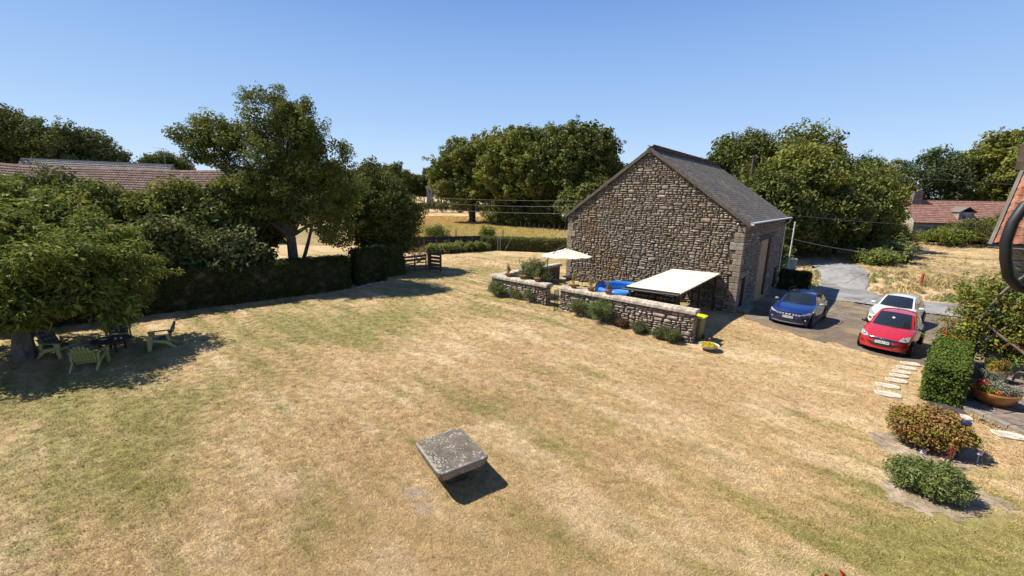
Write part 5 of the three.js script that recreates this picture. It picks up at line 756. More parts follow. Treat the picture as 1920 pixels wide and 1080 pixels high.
// ---------------------------------------------------------------- trees across the lane, around the far house
{
  const G = 'trees along the lane', T = (name, label, x, z, top, rx, o) => tree(name, label, x, z, makeLobes(0, top * .525, 0, rx * 1.12, top * .5, (o.rz ?? rx * .9) * 1.12, o.nl ?? 14, o.seed, o.ls ?? .46), { trunk: top * .025, fork: top * .22, limbs: 7, sprig: SPR.broad, leaf: LM.oak, n: 1400, size: 1.5, inner: .3, vary: .55, group: G, floor: .3, ...o });
  T('lane_tree', 'dark round headed tree behind the barn roof', 27.5, -52, 13.2, 5.0, { seed: 201, leaf: LM.oakDark });
  T('lane_tree', 'tall open topped tree over the lane mouth', 35.5, -53.5, 14.6, 4.8, { seed: 202, leaf: LM.oak, ls: .38, n: 1100 });
  T('lane_tree', 'bright olive tree in front of the tall lane tree', 30.0, -45.5, 10.9, 4.5, { seed: 203, leaf: LM.broad });
  T('lane_tree', 'dark tree arching over the lane', 36.2, -46.5, 8.6, 3.5, { seed: 204, leaf: LM.oakDark });
  T('lane_tree', 'dark low tree beside the barn downpipe', 25.2, -42.0, 8.4, 3.6, { seed: 205, leaf: LM.oakDark, floor: .2, n: 900 });
  T('lane_tree', 'olive tree on the field side of the lane', 42, -52, 9.6, 4.4, { seed: 206, leaf: LM.broad });
  T('lane_tree', 'rounded olive tree beyond the bank', 47.5, -61.5, 9.5, 4.2, { seed: 207, leaf: LM.oak });
  T('lane_tree', 'wide dark green tree between the lane and the far house', 56.5, -71, 13, 6.0, { seed: 208, leaf: LM.bluish });
  T('lane_tree', 'pale feathery tree behind the far house chimney', 71.5, -74, 14.8, 5, { seed: 209, leaf: leafMat(.12, .155, .075), ls: .36, n: 800 });
  T('lane_tree', 'very large clumped tree behind the far house', 84, -72, 18, 8.5, { seed: 210, leaf: LM.broad, sprig: SPR.far, size: 1.0, n: 1700, nl: 22, ls: .3 });
  T('lane_tree', 'tall clumped tree towering over the house wing', 92, -70, 19.5, 8, { seed: 211, leaf: LM.broad, sprig: SPR.far, size: 1.0, n: 1500, nl: 20, ls: .3 });
  T('lane_tree', 'dark tree filling the shade behind the lane', 41, -66, 10.8, 6.5, { seed: 212, leaf: LM.oakDark });
  T('lane_tree', 'dark tree at the end of the shaded lane', 34.5, -66, 11, 6.0, { seed: 213, leaf: LM.oakDark });
  T('lane_tree', 'green tree just beyond the end of the far house', 80, -62, 9.8, 4.6, { seed: 214, leaf: LM.oak });
  T('lane_tree', 'low dark tree closing the shaded end of the lane', 38.5, -58, 9.5, 5.0, { seed: 215, leaf: LM.oakDark, floor: .1 });
  T('lane_tree', 'low dark tree on the barn side of the shaded lane', 26.5, -47.5, 9, 4.2, { seed: 216, leaf: LM.oakDark, floor: .1 });
  T('lane_tree', 'olive hedge tree between the lane trees and the bank top', 44.8, -58, 9, 4.6, { seed: 217, leaf: LM.oak, floor: .1 });
  T('lane_tree', 'dark low tree where the lane meets the barn side wood', 27.4, -42.5, 6.6, 3.2, { seed: 218, leaf: LM.oakDark, floor: .05, n: 900 });
  T('lane_tree', 'dark low tree where the lane meets the field side wood', 32.2, -43, 7.2, 3.4, { seed: 219, leaf: LM.oakDark, floor: .05, n: 900 });
  T('lane_tree', 'green tree in the low line between the lane wood and the far house', 51.5, -73, 12, 5.2, { seed: 220, leaf: LM.oak });
  T('lane_tree', 'green tree rising just behind the far house chimney', 63.5, -75, 12.5, 5.0, { seed: 233, leaf: LM.oak });
  // shrubs in front of the far house and along the bank
  const S = (label, x, z, rx, ry, o) => bush('field_shrub', label, x, z, rx * 1.2, ry * .85, rx * 1.05, { leaf: LM.broad, sprig: SPR.broad, n: 260, size: .95, nl: 9, group: 'shrubs at the field edge', ...o });
  S('dark rounded shrub at the foot of the far house', 64, -58.2, 3.2, 2.4, { seed: 221, leaf: LM.oakDark }); S('bright green shrub under the far house gable', 59.5, -57.5, 2.6, 1.5, { seed: 222, leaf: LM.lush }); S('olive shrub at the field corner near the lane', 51.5, -57.5, 2.8, 1.6, { seed: 223 }); S('dark shrub below the far house dormer', 69, -58.2, 2.6, 2.9, { seed: 224, leaf: LM.oakDark }); S('green shrub below the end of the far house', 74.5, -58.8, 3.2, 3.7, { seed: 225 }); S('low grey green shrub at the field edge', 68, -55, 3.4, 1.0, { seed: 226, leaf: LM.grey });
  S('tall dark shrub before the field corner', 47, -54.5, 3.2, 2.6, { seed: 227, leaf: LM.oak }); S('round dark shrub overhanging the lane bank', 39.6, -44.6, 2.6, 1.9, { seed: 228, leaf: LM.oak }); S('grey green willow scrub on the bank top', 36.6, -40.3, 1.9, 1.25, { seed: 229, leaf: LM.grey, n: 200 }); S('low weedy shrub sliding down the bank', 33.6, -38.2, 1.5, .8, { seed: 230, leaf: LM.lush, n: 140 });
  S('green shrub at the far edge of the cut field', 80.5, -60, 3.2, 1.8, { seed: 231, leaf: LM.oak });
  bush('laurel_bush', 'yellow green bush between the barn downpipe and the grey cabinet', 22.6, -36.2, 1.7, 1.75, 1.5, { leaf: LM.lush, sprig: SPR.shrub, n: 330, seed: 232, size: 1.5 });
  hedge('clipped_hedge', 'low dark clipped hedge jutting out beyond the barn door', [20.6, -31.2], [21.95, -30.05], .9, 1.45, { density: 40, leaf: LM.hedge, seed: 38, size: 1.1 });
}
// ---------------------------------------------------------------- standing dry grass in the meadow and on the verges
{
  const tuft = sprig(26, .3, .5, .03, 130, { up: 0, droop: -2.2, flat: .5 }), r = rng(131), A = [], B = [];
  for (let i = 0; i < 26000; i++) { const d = 47 * Math.pow(130 / 47, r()), a = -.36 + .52 * r(), x = Math.sin(a) * d, z = -Math.cos(a) * d; if (z > -45.8 || toBarn(x, z)[0] > -11.4 && z > -60) continue; const k = .75 + .5 * r(), c = fbm(x * .05, z * .05, 133, 3); A.push([x, groundY(x, z) + .12, z, .8 + .7 * r(), c > .55 ? lin(.9 * k, .95 * k, .8 * k) : lin(k * 1.02, k * .97, k * .88), 1, .3]); }
  const m1 = instanced('meadow_grass', tuft, leafMat(.95, .72, .37, 0), A); tag(m1, 'tall golden dry grass standing in the meadow', 'grass', null, 'stuff');
  for (let i = 0; i < 6500; i++) { const x = 20 + 30 * r(), z = -46 + 34 * r(), f = (x - 27) * .644 - (z + 27) * .765; if (onRoad(x, z) || onLane(x, z) || inPark(x, z)) continue; const bank = f > 2.6 && f < 8 ? 1 : 0, verge = f < -2 || (x < 26 && z < -31); if (!bank && !verge && r() > .12) continue; if (toBarn(x, z)[0] < 1 ) continue; const g = fbm(x * .4, z * .4, 135, 3) > .52, k = .7 + .5 * r(); B.push([x, groundY(x, z) + .05, z, (.35 + .5 * r()) * (bank ? 1.15 : .6), g ? lin(.55 * k, .78 * k, .6 * k) : lin(k, k, k), 1, .3]); }
  const m2 = instanced('verge_grass', tuft, leafMat(.58, .46, .23, 0), B); tag(m2, 'rough dry grass and weeds on the road bank and verges', 'grass', null, 'stuff');
  const C = []; for (let i = 0; i < 5200; i++) { const x = 30 + 50 * r(), z = -62 + 40 * r(), f = (x - 27) * .644 - (z + 27) * .765; if (f < 8) continue; const k = .8 + .4 * r(); C.push([x, groundY(x, z) + .02, z, .28 + .25 * r(), lin(k, k, k), .5, .5]); }
  const m3 = instanced('stubble', tuft, leafMat(.75, .58, .31, 0), C); tag(m3, 'pale cut stubble over the field beyond the road', 'stubble', null, 'stuff');
}
// ---------------------------------------------------------------- corner by the house: box hedge, pots, paving, vine, wing of the house
hedge('box_hedge', 'bright green clipped box hedge beside the paved terrace', [12.95, -11.5], [15.95, -14.2], .74, 1.2, { density: 120, sprig: SPR.box, leaf: LM.box, size: 1.25, seed: 41, wobble: .1, inset: .14 });
{
  // crazy paving: each flag its own stone over a bed of pale joint
  const bed = sheet(13, 26, -14.8, -6, .25, .05, (x, z) => inPoly(TERR, x, z), (x, z) => [x, z]); const tf = structure('paved_terrace', bed, stony(.42, .37, .32));
  const r = rng(71), cells = [], pts = []; for (let i = 0; i < 17; i++) for (let j = 0; j < 13; j++) pts.push([13 + (i + .15 + .7 * r()) * .62, -14.6 + (j + .15 + .7 * r()) * .62]);
  const fm = [[.36, .285, .235], [.31, .245, .2], [.40, .33, .28], [.34, .26, .22]].map((c) => stony(...c, { bumpScale: .008 }));
  pts.forEach((p, i) => {
    if (!inPoly(TERR, p[0], p[1]) || !inPoly(TERR, p[0] - .25, p[1]) || p[0] > 22) return; let poly = [[-1, -1], [1, -1], [1, 1], [-1, 1]].map(([a, b]) => [p[0] + a * .6, p[1] + b * .6]);
    for (const q of pts) { if (q === p) continue; const mx = (p[0] + q[0]) / 2, mz = (p[1] + q[1]) / 2, nx = q[0] - p[0], nz = q[1] - p[1], l = Math.hypot(nx, nz); if (l > 1.8) continue; const cut = (a) => ((a[0] - mx) * nx + (a[1] - mz) * nz) / l + .025, out = []; for (let k = 0; k < poly.length; k++) { const a = poly[k], b = poly[(k + 1) % poly.length], da = cut(a), db = cut(b); if (da <= 0) out.push(a); if (da * db < 0) { const t = da / (da - db); out.push([lerp(a[0], b[0], t), lerp(a[1], b[1], t)]); } } poly = out; if (poly.length < 3) return; }
    const sh = new THREE.Shape(poly.map(([x, z]) => new THREE.Vector2(x - p[0], -(z - p[1])))); const g = new THREE.ExtrudeGeometry(sh, { depth: .02, bevelEnabled: true, bevelSize: .008, bevelThickness: .006, bevelSegments: 1 }); g.rotateX(-Math.PI / 2); part('paving_stone', g, fm[i % 4], tf, [p[0], .052 + groundY(p[0], p[1]) + .004 * r(), p[1]]);
  });
  const E = [[13.3, -11.75], [13.55, -9.6], [16, -6]]; for (let i = 0; i < 2; i++) { const a = E[i], b = E[i + 1], n = 4; for (let k = 0; k < n; k++) { const q = (t) => [lerp(a[0], b[0], t), .03, lerp(a[1], b[1], t)]; part('kerb_stone', beam(q(k / n + .004), q((k + 1) / n - .004), .16, .14), granite, tf); } }
  // stepping stones
  const ss = [[11.84, -12.0, .5], [12.39, -12.63, .46], [13.07, -13.06, .44], [13.53, -13.47, .4], [13.93, -13.8, .4], [14.45, -14.2, .42], [15.0, -14.6, .46], [12.71, -10.68, .42], [13.0, -9.75, .5]];
  ss.forEach(([x, z, s], i) => { const q = rng(80 + i), n = 8, sh = new THREE.Shape(); for (let k = 0; k < n; k++) { const a = k / n * 6.2832, c = Math.cos(a), d = Math.sin(a), e = .5, w = s * (.6 + .08 * q()), h = s * .36 * (1 + .16 * q()), px = Math.sign(c) * Math.pow(Math.abs(c), e) * w, py = Math.sign(d) * Math.pow(Math.abs(d), e) * h; k ? sh.lineTo(px, py) : sh.moveTo(px, py); } const g = new THREE.ExtrudeGeometry(sh, { depth: .025, bevelEnabled: true, bevelSize: .012, bevelThickness: .01, bevelSegments: 1 }); g.rotateX(-Math.PI / 2); const o = solo('stepping_stone', g, stony(.86, .78, .66, { bumpScale: .006 }), i < 7 ? 'pale flat stepping stone in the row leading to the drive' : 'pale flat stepping stone set in the grass by the paving', 'stepping stone', i < 7 ? 'stepping stones to the drive' : 'stepping stones by the paving'); o.position.set(x, groundY(x, z) + .015, z); o.rotation.y = (q() - .5) * .3 - .35; });
  // manhole-like ring of dark edging beside the hedge
  const ed = solo('drain_cover', new THREE.CylinderGeometry(.42, .42, .03, 28), mat(.05, .05, .055), 'dark oval drain cover in the grass at the box hedge corner', 'drain cover'); ed.position.set(12.75, .03, -11.1);
}
// planted pots on the terrace
{
  const flower = (c, s) => [sprig(9, .05, .045, .04, s, { up: .7 }), leafMat(...c, .2)];
  const bowl = (name, label, x, z, rad, h, potMat, groups, group) => { const t = thing(name, label, 'flower pot', [x, groundY(x, z) + .075, z], 0, group); part('pot', lathe([[0, 0], [rad * .55, 0], [rad * .9, h * .45], [rad, h * .85], [rad * 1.03, h], [rad * .95, h], [rad * .9, h * .85], [0, h * .85]], 28), potMat, t); groups.forEach(([nm, spr, m, n, cx, cz, rr, hh], i) => { const r = rng(i * 9 + n), l = []; for (let k = 0; k < n; k++) { const a = r() * 6.28, d = Math.sqrt(r()) * rr; l.push([cx + Math.cos(a) * d, h * .9 + r() * hh, cz + Math.sin(a) * d, .7 + .5 * r(), tint(r, .4)]); } instanced(nm, spr, m, l, t); }); return t; };
  const [fr, mr] = flower([.5, .01, .03], 51), [fo, mo] = flower([.75, .28, .01], 52), glaze = new THREE.MeshPhysicalMaterial({ color: lin(.3, .115, .022), roughness: .35, clearcoat: .6 });
  bowl('flower_pot', 'large glazed orange bowl with silver leaves and red flowers on the paving', 14.45, -11.45, .52, .42, glaze, [['foliage', SPR.tiny, leafMat(.3, .32, .3), 60, .15, .05, .33, .2], ['foliage', SPR.tiny, LM.lush, 16, -.2, 0, .2, .12], ['flowers', fr, mr, 22, -.3, -.1, .16, .28], ['flowers', fo, mo, 8, -.2, .25, .08, .12]]);
  bowl('flower_pot', 'clay pot of red and orange flowers beside the house wall', 16.4, -13.1, .3, .42, terracotta, [['foliage', SPR.tiny, LM.lush, 34, 0, 0, .26, .3], ['flowers', fr, mr, 16, .12, .05, .16, .38], ['flowers', fo, mo, 14, -.12, .05, .16, .34]]);
  bowl('flower_pot', 'pale pot of blue grey plants between the orange bowl and clay pot', 15.35, -12.3, .3, .3, mat(.4, .38, .33), [['foliage', SPR.tiny, leafMat(.22, .24, .27), 40, 0, 0, .26, .24], ['foliage', SPR.tiny, LM.grey, 18, -.1, 0, .26, .5]]);
}
bush('spiraea_bush', 'rust and yellow leaved rounded bush by the paving', 10.45, -9.35, .82, .47, .72, { leaf: LM.spirea, sprig: SPR.tiny, n: 620, size: 1.2, seed: 141, stems: 12, warm: .3, vary: .5, nl: 14, inner: .55 });
{ const sp = scene.children[scene.children.length - 1]; instanced('foliage', SPR.tiny, leafMat(.33, .33, .06, .3), fillLobes(makeLobes(0, .42, 0, .82, .44, .72, 12, 141, .48), 420, 143, { size: 1.15, inner: .35, floor: .05, vary: .5 }), sp); }
bush('flowering_bush', 'low green bush with fine pale flowers in front of the rusty bush', 8.7, -7.55,   .66, .34, .44, { leaf: leafMat(.24, .285, .11), sprig: sprig(40, .14, .07, .02, 99, { up: .2, droop: -.4 }), n: 480, size: 1.1, seed: 142, stems: 10, turn: R(-35), nl: 10 });
{
  // loose grey soil round the two bushes
  const soil = sheet(7, 12, -11, -6, .12, .008, (x, z) => { const d = Math.min(Math.hypot((x - 10.2) / 1.5, (z + 9.1) / 1.15), Math.hypot((x - 8.9) / 1.5, (z + 7.5) / 1.05)); return d + (fbm(x * 2, z * 2, 7, 3) - .5) * .5 < .76; }, (x, z) => [x / 2, z / 2]); structure('flower_bed', soil, stony(.62, .49, .36, { bumpScale: .03 }));
  const st = [[9.55, -8.55, 'small white stick light in the flower bed'], [10.85, -8.55, 'small white stick light under the rusty bush']]; for (const [x, z, l] of st) { const t = thing('garden_light', l, 'garden light', [x, .01, z], 0); part('stake', bar([0, 0, 0], [0, .22, 0], .012), mat(.6, .6, .58), t); part('head', lathe([[0, .3], [.05, .28], [.055, .23], [.02, .21], [0, .21]], 14), mat(.7, .7, .68, { roughness: .35 }), t); part('cap', lathe([[0, .33], [.06, .31], [.07, .295], [0, .295]], 14), chrome, t); }
  const b = thing('garden_ornament', 'small dark blue bird ornament on a stake over the rusty bush', 'ornament', [10.6, 0, -8.75]); part('stake', bar([0, 0, 0], [.02, .86, 0], .008), metalDark, b); part('bird', new THREE.SphereGeometry(.08, 14, 10).scale(1.4, .8, .8).translate(.02, .9, 0), mat(.02, .04, .14, { roughness: .3 }), b); part('tail', new THREE.ConeGeometry(.05, .16, 8).rotateZ(1.2).translate(-.13, .93, 0), mat(.02, .04, .14, { roughness: .3 }), b);
  const r = rng(9); for (let i = 0; i < 5; i++) { const x = 9.3 + i * .25, z = -7.95 - .16 * i; const f = bush('poppy', 'thin red flowered stem standing in the flower bed', x, z, .1, .25, .1, { leaf: leafMat(.4, .03, .03), sprig: SPR.tiny, n: 2, seed: 150 + i, stems: 2, size: .4, category: 'flower', group: 'red flowers in the bed', floor: .4 }); }
}
// climbing vine on the wing of the house
{
  const vt = thing('climbing_vine', 'tall vine with yellow green leaves and red blooms against the house wing', 'climber', [17.75, 0, -13.55], R(-57)), r = rng(161), ws = [];
  ws.push(limb([[-1.1, 0, .6, .055], [-1.0, .9, .75, .05], [-.7, 1.5, .75, .045], [-.2, 2.2, .55, .04]], 7, .3, 3), limb([[.2, -.1, .9, .05], [.5, .5, 1.0, .05], [.2, 1.0, 1.0, .045], [-.6, 1.6, .9, .04], [-1.3, 2.2, .7, .03]], 7, .3, 4), limb([[.7, 0, .8, .04], [.55, .35, 1.05, .04], [.1, .5, 1.1, .035], [.0, .15, 1.0, .03]], 7, .3, 5), limb([[-1.1, 1.9, .9, .03], [-.7, 3.1, .9, .045], [-.1, 4.1, .5, .04]], 7, .2, 6));
  part('stems', merge(ws), mat(.25, .2, .16, { map: grainTex }), vt);
  const lb = [[-1.1, 2.6, .1, 1.0, 1.0, .8], [-.5, 3.0, .3, 1.1, .8, .7], [.5, 3.1, .2, 1.1, 1.0, .7], [-1.2, 1.6, .3, .9, .9, .7], [-.7, 1.9, .5, 1.0, .9, .6], [.6, 1.9, .4, 1.1, .9, .6], [1.6, 2.6, .2, 1.1, 1.2, .7], [1.6, 1.2, .4, 1.1, .9, .6], [-1.3, .9, .4, .8, .6, .6], [.2, 1.0, .5, .8, .6, .5]];
  instanced('foliage', SPR.laurel, LM.lush, fillLobes(lb, 700, 162, { size: 1.25, inner: .2, vary: .6, warm: .5 }), vt); instanced('foliage', SPR.laurel, leafMat(.3, .27, .06, .35), fillLobes(lb.slice(1, 7), 150, 163, { size: 1.1, inner: .5 }), vt);
  instanced('flowers', sprig(9, .06, .06, .05, 58, { up: .6 }), leafMat(.32, .03, .03, .2), fillLobes([[-1.3, 1.4, .7, .6, .5, .3], [1.2, 1.6, .8, .9, .4, .3], [-.3, 1.0, .8, .8, .3, .3]], 60, 164, { size: .9, vary: .5, inner: .7 }), vt);
  for (const [x, z, l] of [[15.9, -14.3, 'small orange flower clump at the box hedge end']]) bush('marigold', l, x, z, .3, .3, .3, { leaf: leafMat(.6, .3, .06), sprig: SPR.tiny, n: 30, seed: 170, stems: 3, category: 'flower', y: .75 });
}
{
  // wing of the house: rendered wall, tiled roof with its verge, timber bracket
  const h = thing('house_wing', 'rendered house wing with an orange clay tile roof behind the vine', 'house', [16.05, 0, -14.0], R(-57.3)), plaster = stony(.36, .35, .34, { bumpScale: .004 }), timber = wooden(.2, .14, .1);
  part('wall', box(9, 4.75, .5, 5.0, 2.3, -1.05), plaster, h); part('wall', box(.5, 4.75, 5.4, .72, 2.3, -4.0), plaster, h);
  const q = rng(6); for (let i = 0; i < 7; i++) part('corner_stone', new RoundedBoxGeometry(.5 + .14 * (i % 2), .36, .4, 1, .02).translate(.7 + .07 * (i % 2), 2.0 + i * .38, -.92), granitePale, h);
  const pitch = R(51), eave = 4.62, z0 = -.1, up = [0, Math.sin(pitch), -Math.cos(pitch)];
  part('roof_boards', box(9, .05, 4.2, 4.5, 0, 0).rotateX(pitch).translate(0, eave + 2.1 * up[1] - .06, z0 + 2.1 * up[2] - .03), timber, h);
  const tile = gridPatch(8, 2, (u, v) => { const x = u * .245, s = v * .40; return [x, .06 * Math.pow(Math.sin(Math.PI * u), 2) + .03 - .03 * v, -s]; }); const under = tile.clone(); const tm = [[.46, .16, .085], [.36, .13, .075], [.54, .23, .13], [.28, .13, .085], [.42, .21, .14]].map((c) => stony(...c, { bumpScale: .005, side: THREE.DoubleSide, roughness: .85 })), rr = rng(172);
  const front = gridPatch(8, 1, (u, v) => [u * .245, (.06 * Math.pow(Math.sin(Math.PI * u), 2) + .03) * v + (v - 1) * .02, 0]); const tg = mergeGeometries([tile, front]);
  for (let j = 0; j < 12; j++) for (let i = 0; i < 11; i++) { const d = j * .335, m = part('roof_tile', tg, tm[Math.floor(rr() * 5)], h, [.08 + i * .238, eave + d * up[1] + .02 + rr() * .006, z0 + d * up[2]], [pitch + .03, (rr() - .5) * .02, 0]); }
  const vb = beam([.03, eave - .05, z0 + .05], [.03, eave + 4.1 * up[1], z0 + 4.1 * up[2]], .09, .16); part('verge', vb, stony(.3, .27, .24), h);
  part('gutter', new THREE.CylinderGeometry(.06, .06, 8.9, 10, 1, false, Math.PI / 2, Math.PI).rotateZ(Math.PI / 2).rotateX(0).translate(4.4, eave - .05, z0 + .1), mat(.09, .09, .095, { side: THREE.DoubleSide, roughness: .5 }), h);
  part('gutter_board', box(8.9, .14, .03, 4.45, eave - .08, z0 + .0), mat(.07, .065, .06), h); part('soffit', box(8.9, .03, .8, 4.45, eave - .13, -.42), timber, h);
  part('bracket', merge([beam([.95, 2.7, -.75], [1.35, eave - .2, -.15], .12, .14), beam([.95, 4.3, -.8], [.95, 2.5, -.8], .12, .12)]), timber, h);
  for (let i = 0; i < 3; i++) part('rafter_end', box(.1, .12, .7, 1.5 + i * .9, eave - .2, -.4), timber, h);
}
// ---------------------------------------------------------------- the near house itself: ironwork and beam end beside the window, red salvia on the sill below
{
  const h = thing('near_house', 'rendered house front with a curved black iron bracket and beam end', 'house', [1.25, 0, .35]);
  part('wall', box(6, 8, .35, 3.0, 4.0, .35), stony(.5, .47, .42), h);
  part('iron_bracket', tubeThrough([[.1, 5.87, -.02], [.0, 5.87, -1.1], [-.1, 5.845, -1.235], [-.16, 5.81, -1.25], [-.18, 5.765, -1.25], [-.182, 5.73, -1.25], [-.172, 5.69, -1.25], [-.155, 5.652, -1.25], [-.11, 5.622, -1.25], [.0, 5.6, -1.1], [.1, 5.6, -.02]].map((p) => p), .0098, 70, 10), mat(.022, .022, .024, { roughness: .55, metalness: .3 }), h);
  part('beam_end', box(.2, .052, 1.1, -.105, 5.905, -.7).translate(0, 0, 0), wooden(.1, .07, .045), h); part('beam_tie', box(.5, .052, .1, .12, 5.905, -.2), wooden(.1, .07, .045), h);
}
{
  const sv = (label, x, y, z, s) => { const t = thing('red_salvia', label, 'flower', [x, 0, z], 0, 'red salvia reaching up below the window'); part('stem', limb([[0, 0, 0, .012], [.03, y * .5, .02, .008], [0, y, 0, .004]], 5), mat(.06, .08, .02), t); for (let k = 0; k < 6; k++) { const a = k * 1.9 + s, u = y - .03 + (k % 3) * .03 - .03; part('petal', new THREE.ConeGeometry(.011, .06, 5).rotateX(.7).rotateY(a).translate(Math.cos(a) * .012, u, Math.sin(a) * .012), mat(.55, .012, .02, { roughness: .6 }), t); } instanced('foliage', SPR.tiny, LM.oakDark, fillLobes([[0, y * .6, 0, .16, y * .38, .16]], 26, s, { floor: .1 }), t); };
  sv('tallest red salvia spike at the bottom of the view below the window', 2.15, 3.5, -2.2, 1); sv('red salvia spike beside the tallest one', 2.06, 3.46, -2.22, 2); sv('short red salvia spike standing apart below the window', 1.66, 3.46, -2.2, 3);
}
// ---------------------------------------------------------------- farm building behind the thicket, far house, tower
function tiledSlope(name, parent, A, B, up, rows, cols, mats, seed, sag = () => 0, size = .3) { // eave A->B, slope vector up; small tiles joined
  const r = rng(seed), lists = mats.map(() => []), dx = [0, 1, 2].map((k) => (B[k] - A[k]) / cols), n = V3(B[0] - A[0], B[1] - A[1], B[2] - A[2]).normalize().cross(V3(...up).normalize()).normalize(); if (n.y < 0) n.negate();
  for (let j = 0; j < rows; j++) for (let i = 0; i < cols; i++) {
    const u0 = i / cols, p = (a, b, hgt) => { const t = (i + a) / cols, s = (j + b) / rows, y = sag(t, s); return [A[0] + dx[0] * (i + a) + up[0] * s + n.x * hgt, A[1] + dx[1] * (i + a) + up[1] * s + n.y * hgt + y, A[2] + dx[2] * (i + a) + up[2] * s + n.z * hgt]; }, hh = .06 + .02 * r();
    const g = gridPatch(2, 2, (u, v) => { const e = v < .25 ? 0 : 1; const bump = u === .5 ? .045 : 0; return v === 0 ? p(u, 0, -.0 + bump * .2) : v === .5 ? p(u, 0.02, hh + bump) : p(u, 1.15, .0 + bump); }); lists[Math.floor(r() * mats.length)].push(g);
  }
  const full = lists.map((l, i) => [l, mats[i]]).filter((e) => e[0].length); const m = part(name, mergeGeometries(full.map((e) => mergeGeometries(e[0])), true), full.map((e) => e[1]), parent); m.userData.kind = 'stuff'; return m;
}
{
  const red = [[.17, .09, .068], [.2, .11, .085], [.14, .078, .06], [.23, .14, .11]].map((c) => mat(c[0], c[1], c[2], { side: THREE.DoubleSide, roughness: .9 }));
  const f = thing('farm_building', 'long farm building with a sagging red tile roof behind the thicket', 'building', [0, 0, 0]);
  const sag = (t, s) => -.35 * Math.sin(Math.PI * clamp(t * 1.1 - .05)) * s - .1 * Math.sin(t * 9) * s;
  const A = [-57, 4.1, -41.5], B = [-31.2, 3.9, -44.2], up = [-.4, 4.55, -4.6];
  part('wall', beam([A[0], 2, A[2] - .3], [B[0], 2, B[2] - .3], .5, 4.2), stony(.36, .31, .25), f); part('wall', beam([B[0] - .3, 2, B[2] - .2], [B[0] - 1, 2, B[2] - 9], .5, 4.2), stony(.36, .31, .25), f);
  const wm = wooden(.1, .07, .05); part('roof_boards', gridPatch(20, 6, (u, v) => { const y = sag(u, v); return [lerp(A[0], B[0], u) + up[0] * v, lerp(A[1], B[1], u) + up[1] * v + y - .05, lerp(A[2], B[2], u) + up[2] * v]; }), mat(.1, .06, .05, { side: THREE.DoubleSide }), f);
  tiledSlope('roof_tiles', f, A, B, up, 17, 84, red, 31, sag);
  part('roof_back', gridPatch(2, 2, (u, v) => [lerp(A[0], B[0], u) + up[0], lerp(A[1], B[1], u) + up[1] * (1 - v) - .4, lerp(A[2], B[2], u) + up[2] * (1 + v)]), mat(.2, .1, .08, { side: THREE.DoubleSide }), f);
  const s = thing('farm_building', 'farm building behind with a straight grey slate roof ridge', 'building', [0, 0, 0]), sl = [[.16, .155, .15], [.2, .19, .18], [.13, .125, .125]].map((c) => mat(c[0], c[1], c[2], { side: THREE.DoubleSide, roughness: .8 }));
  const A2 = [-61.5, 5.6, -50.2], B2 = [-44.3, 5.3, -52.4], u2 = [-.3, 4.0, -3.6]; tiledSlope('slates', s, A2, B2, u2, 16, 60, sl, 33); part('wall', beam([A2[0], 2.8, A2[2] - .3], [B2[0], 2.8, B2[2] - .3], .5, 5.5), stony(.36, .31, .25), s); part('ridge', beam([A2[0] + u2[0], A2[1] + u2[1], A2[2] + u2[2]], [B2[0] + u2[0], B2[1] + u2[1], B2[2] + u2[2]], .3, .14), mat(.45, .44, .42), s);
  part('gable_wall', gridPatch(1, 1, (u, v) => { const b = [B2[0] - .05, 0, B2[2]]; return v ? [B2[0] + u2[0] - .05, B2[1] + u2[1] - .1, B2[2] + u2[2]] : [b[0], B2[1], b[2] - u * 7.2]; }), mat(.3, .26, .22, { side: THREE.DoubleSide }), s);
  part('roof_back', gridPatch(1, 1, (u, v) => [lerp(A2[0], B2[0], u) + u2[0] * (1 + v), lerp(A2[1], B2[1], u) + u2[1] * (1 - v), lerp(A2[2], B2[2], u) + u2[2] * (1 + v)]), sl[0], s);
  const a = thing('aerial', 'thin television aerial on a mast behind the farm ridge', 'aerial', [-45.6, 0, -56]), am = mat(.3, .3, .31, { roughness: .5 }); part('mast', bar([0, 0, 0], [0, 11.4, 0], .03), am, a); part('boom', bar([-1.3, 11.45, 0], [.3, 11.3, 0], .025), am, a); for (let i = 0; i < 6; i++) part('element', bar([-1.2 + i * .28, 11.43 - i * .03, -.3], [-1.2 + i * .28, 11.43 - i * .03, .3], .012), am, a);
}
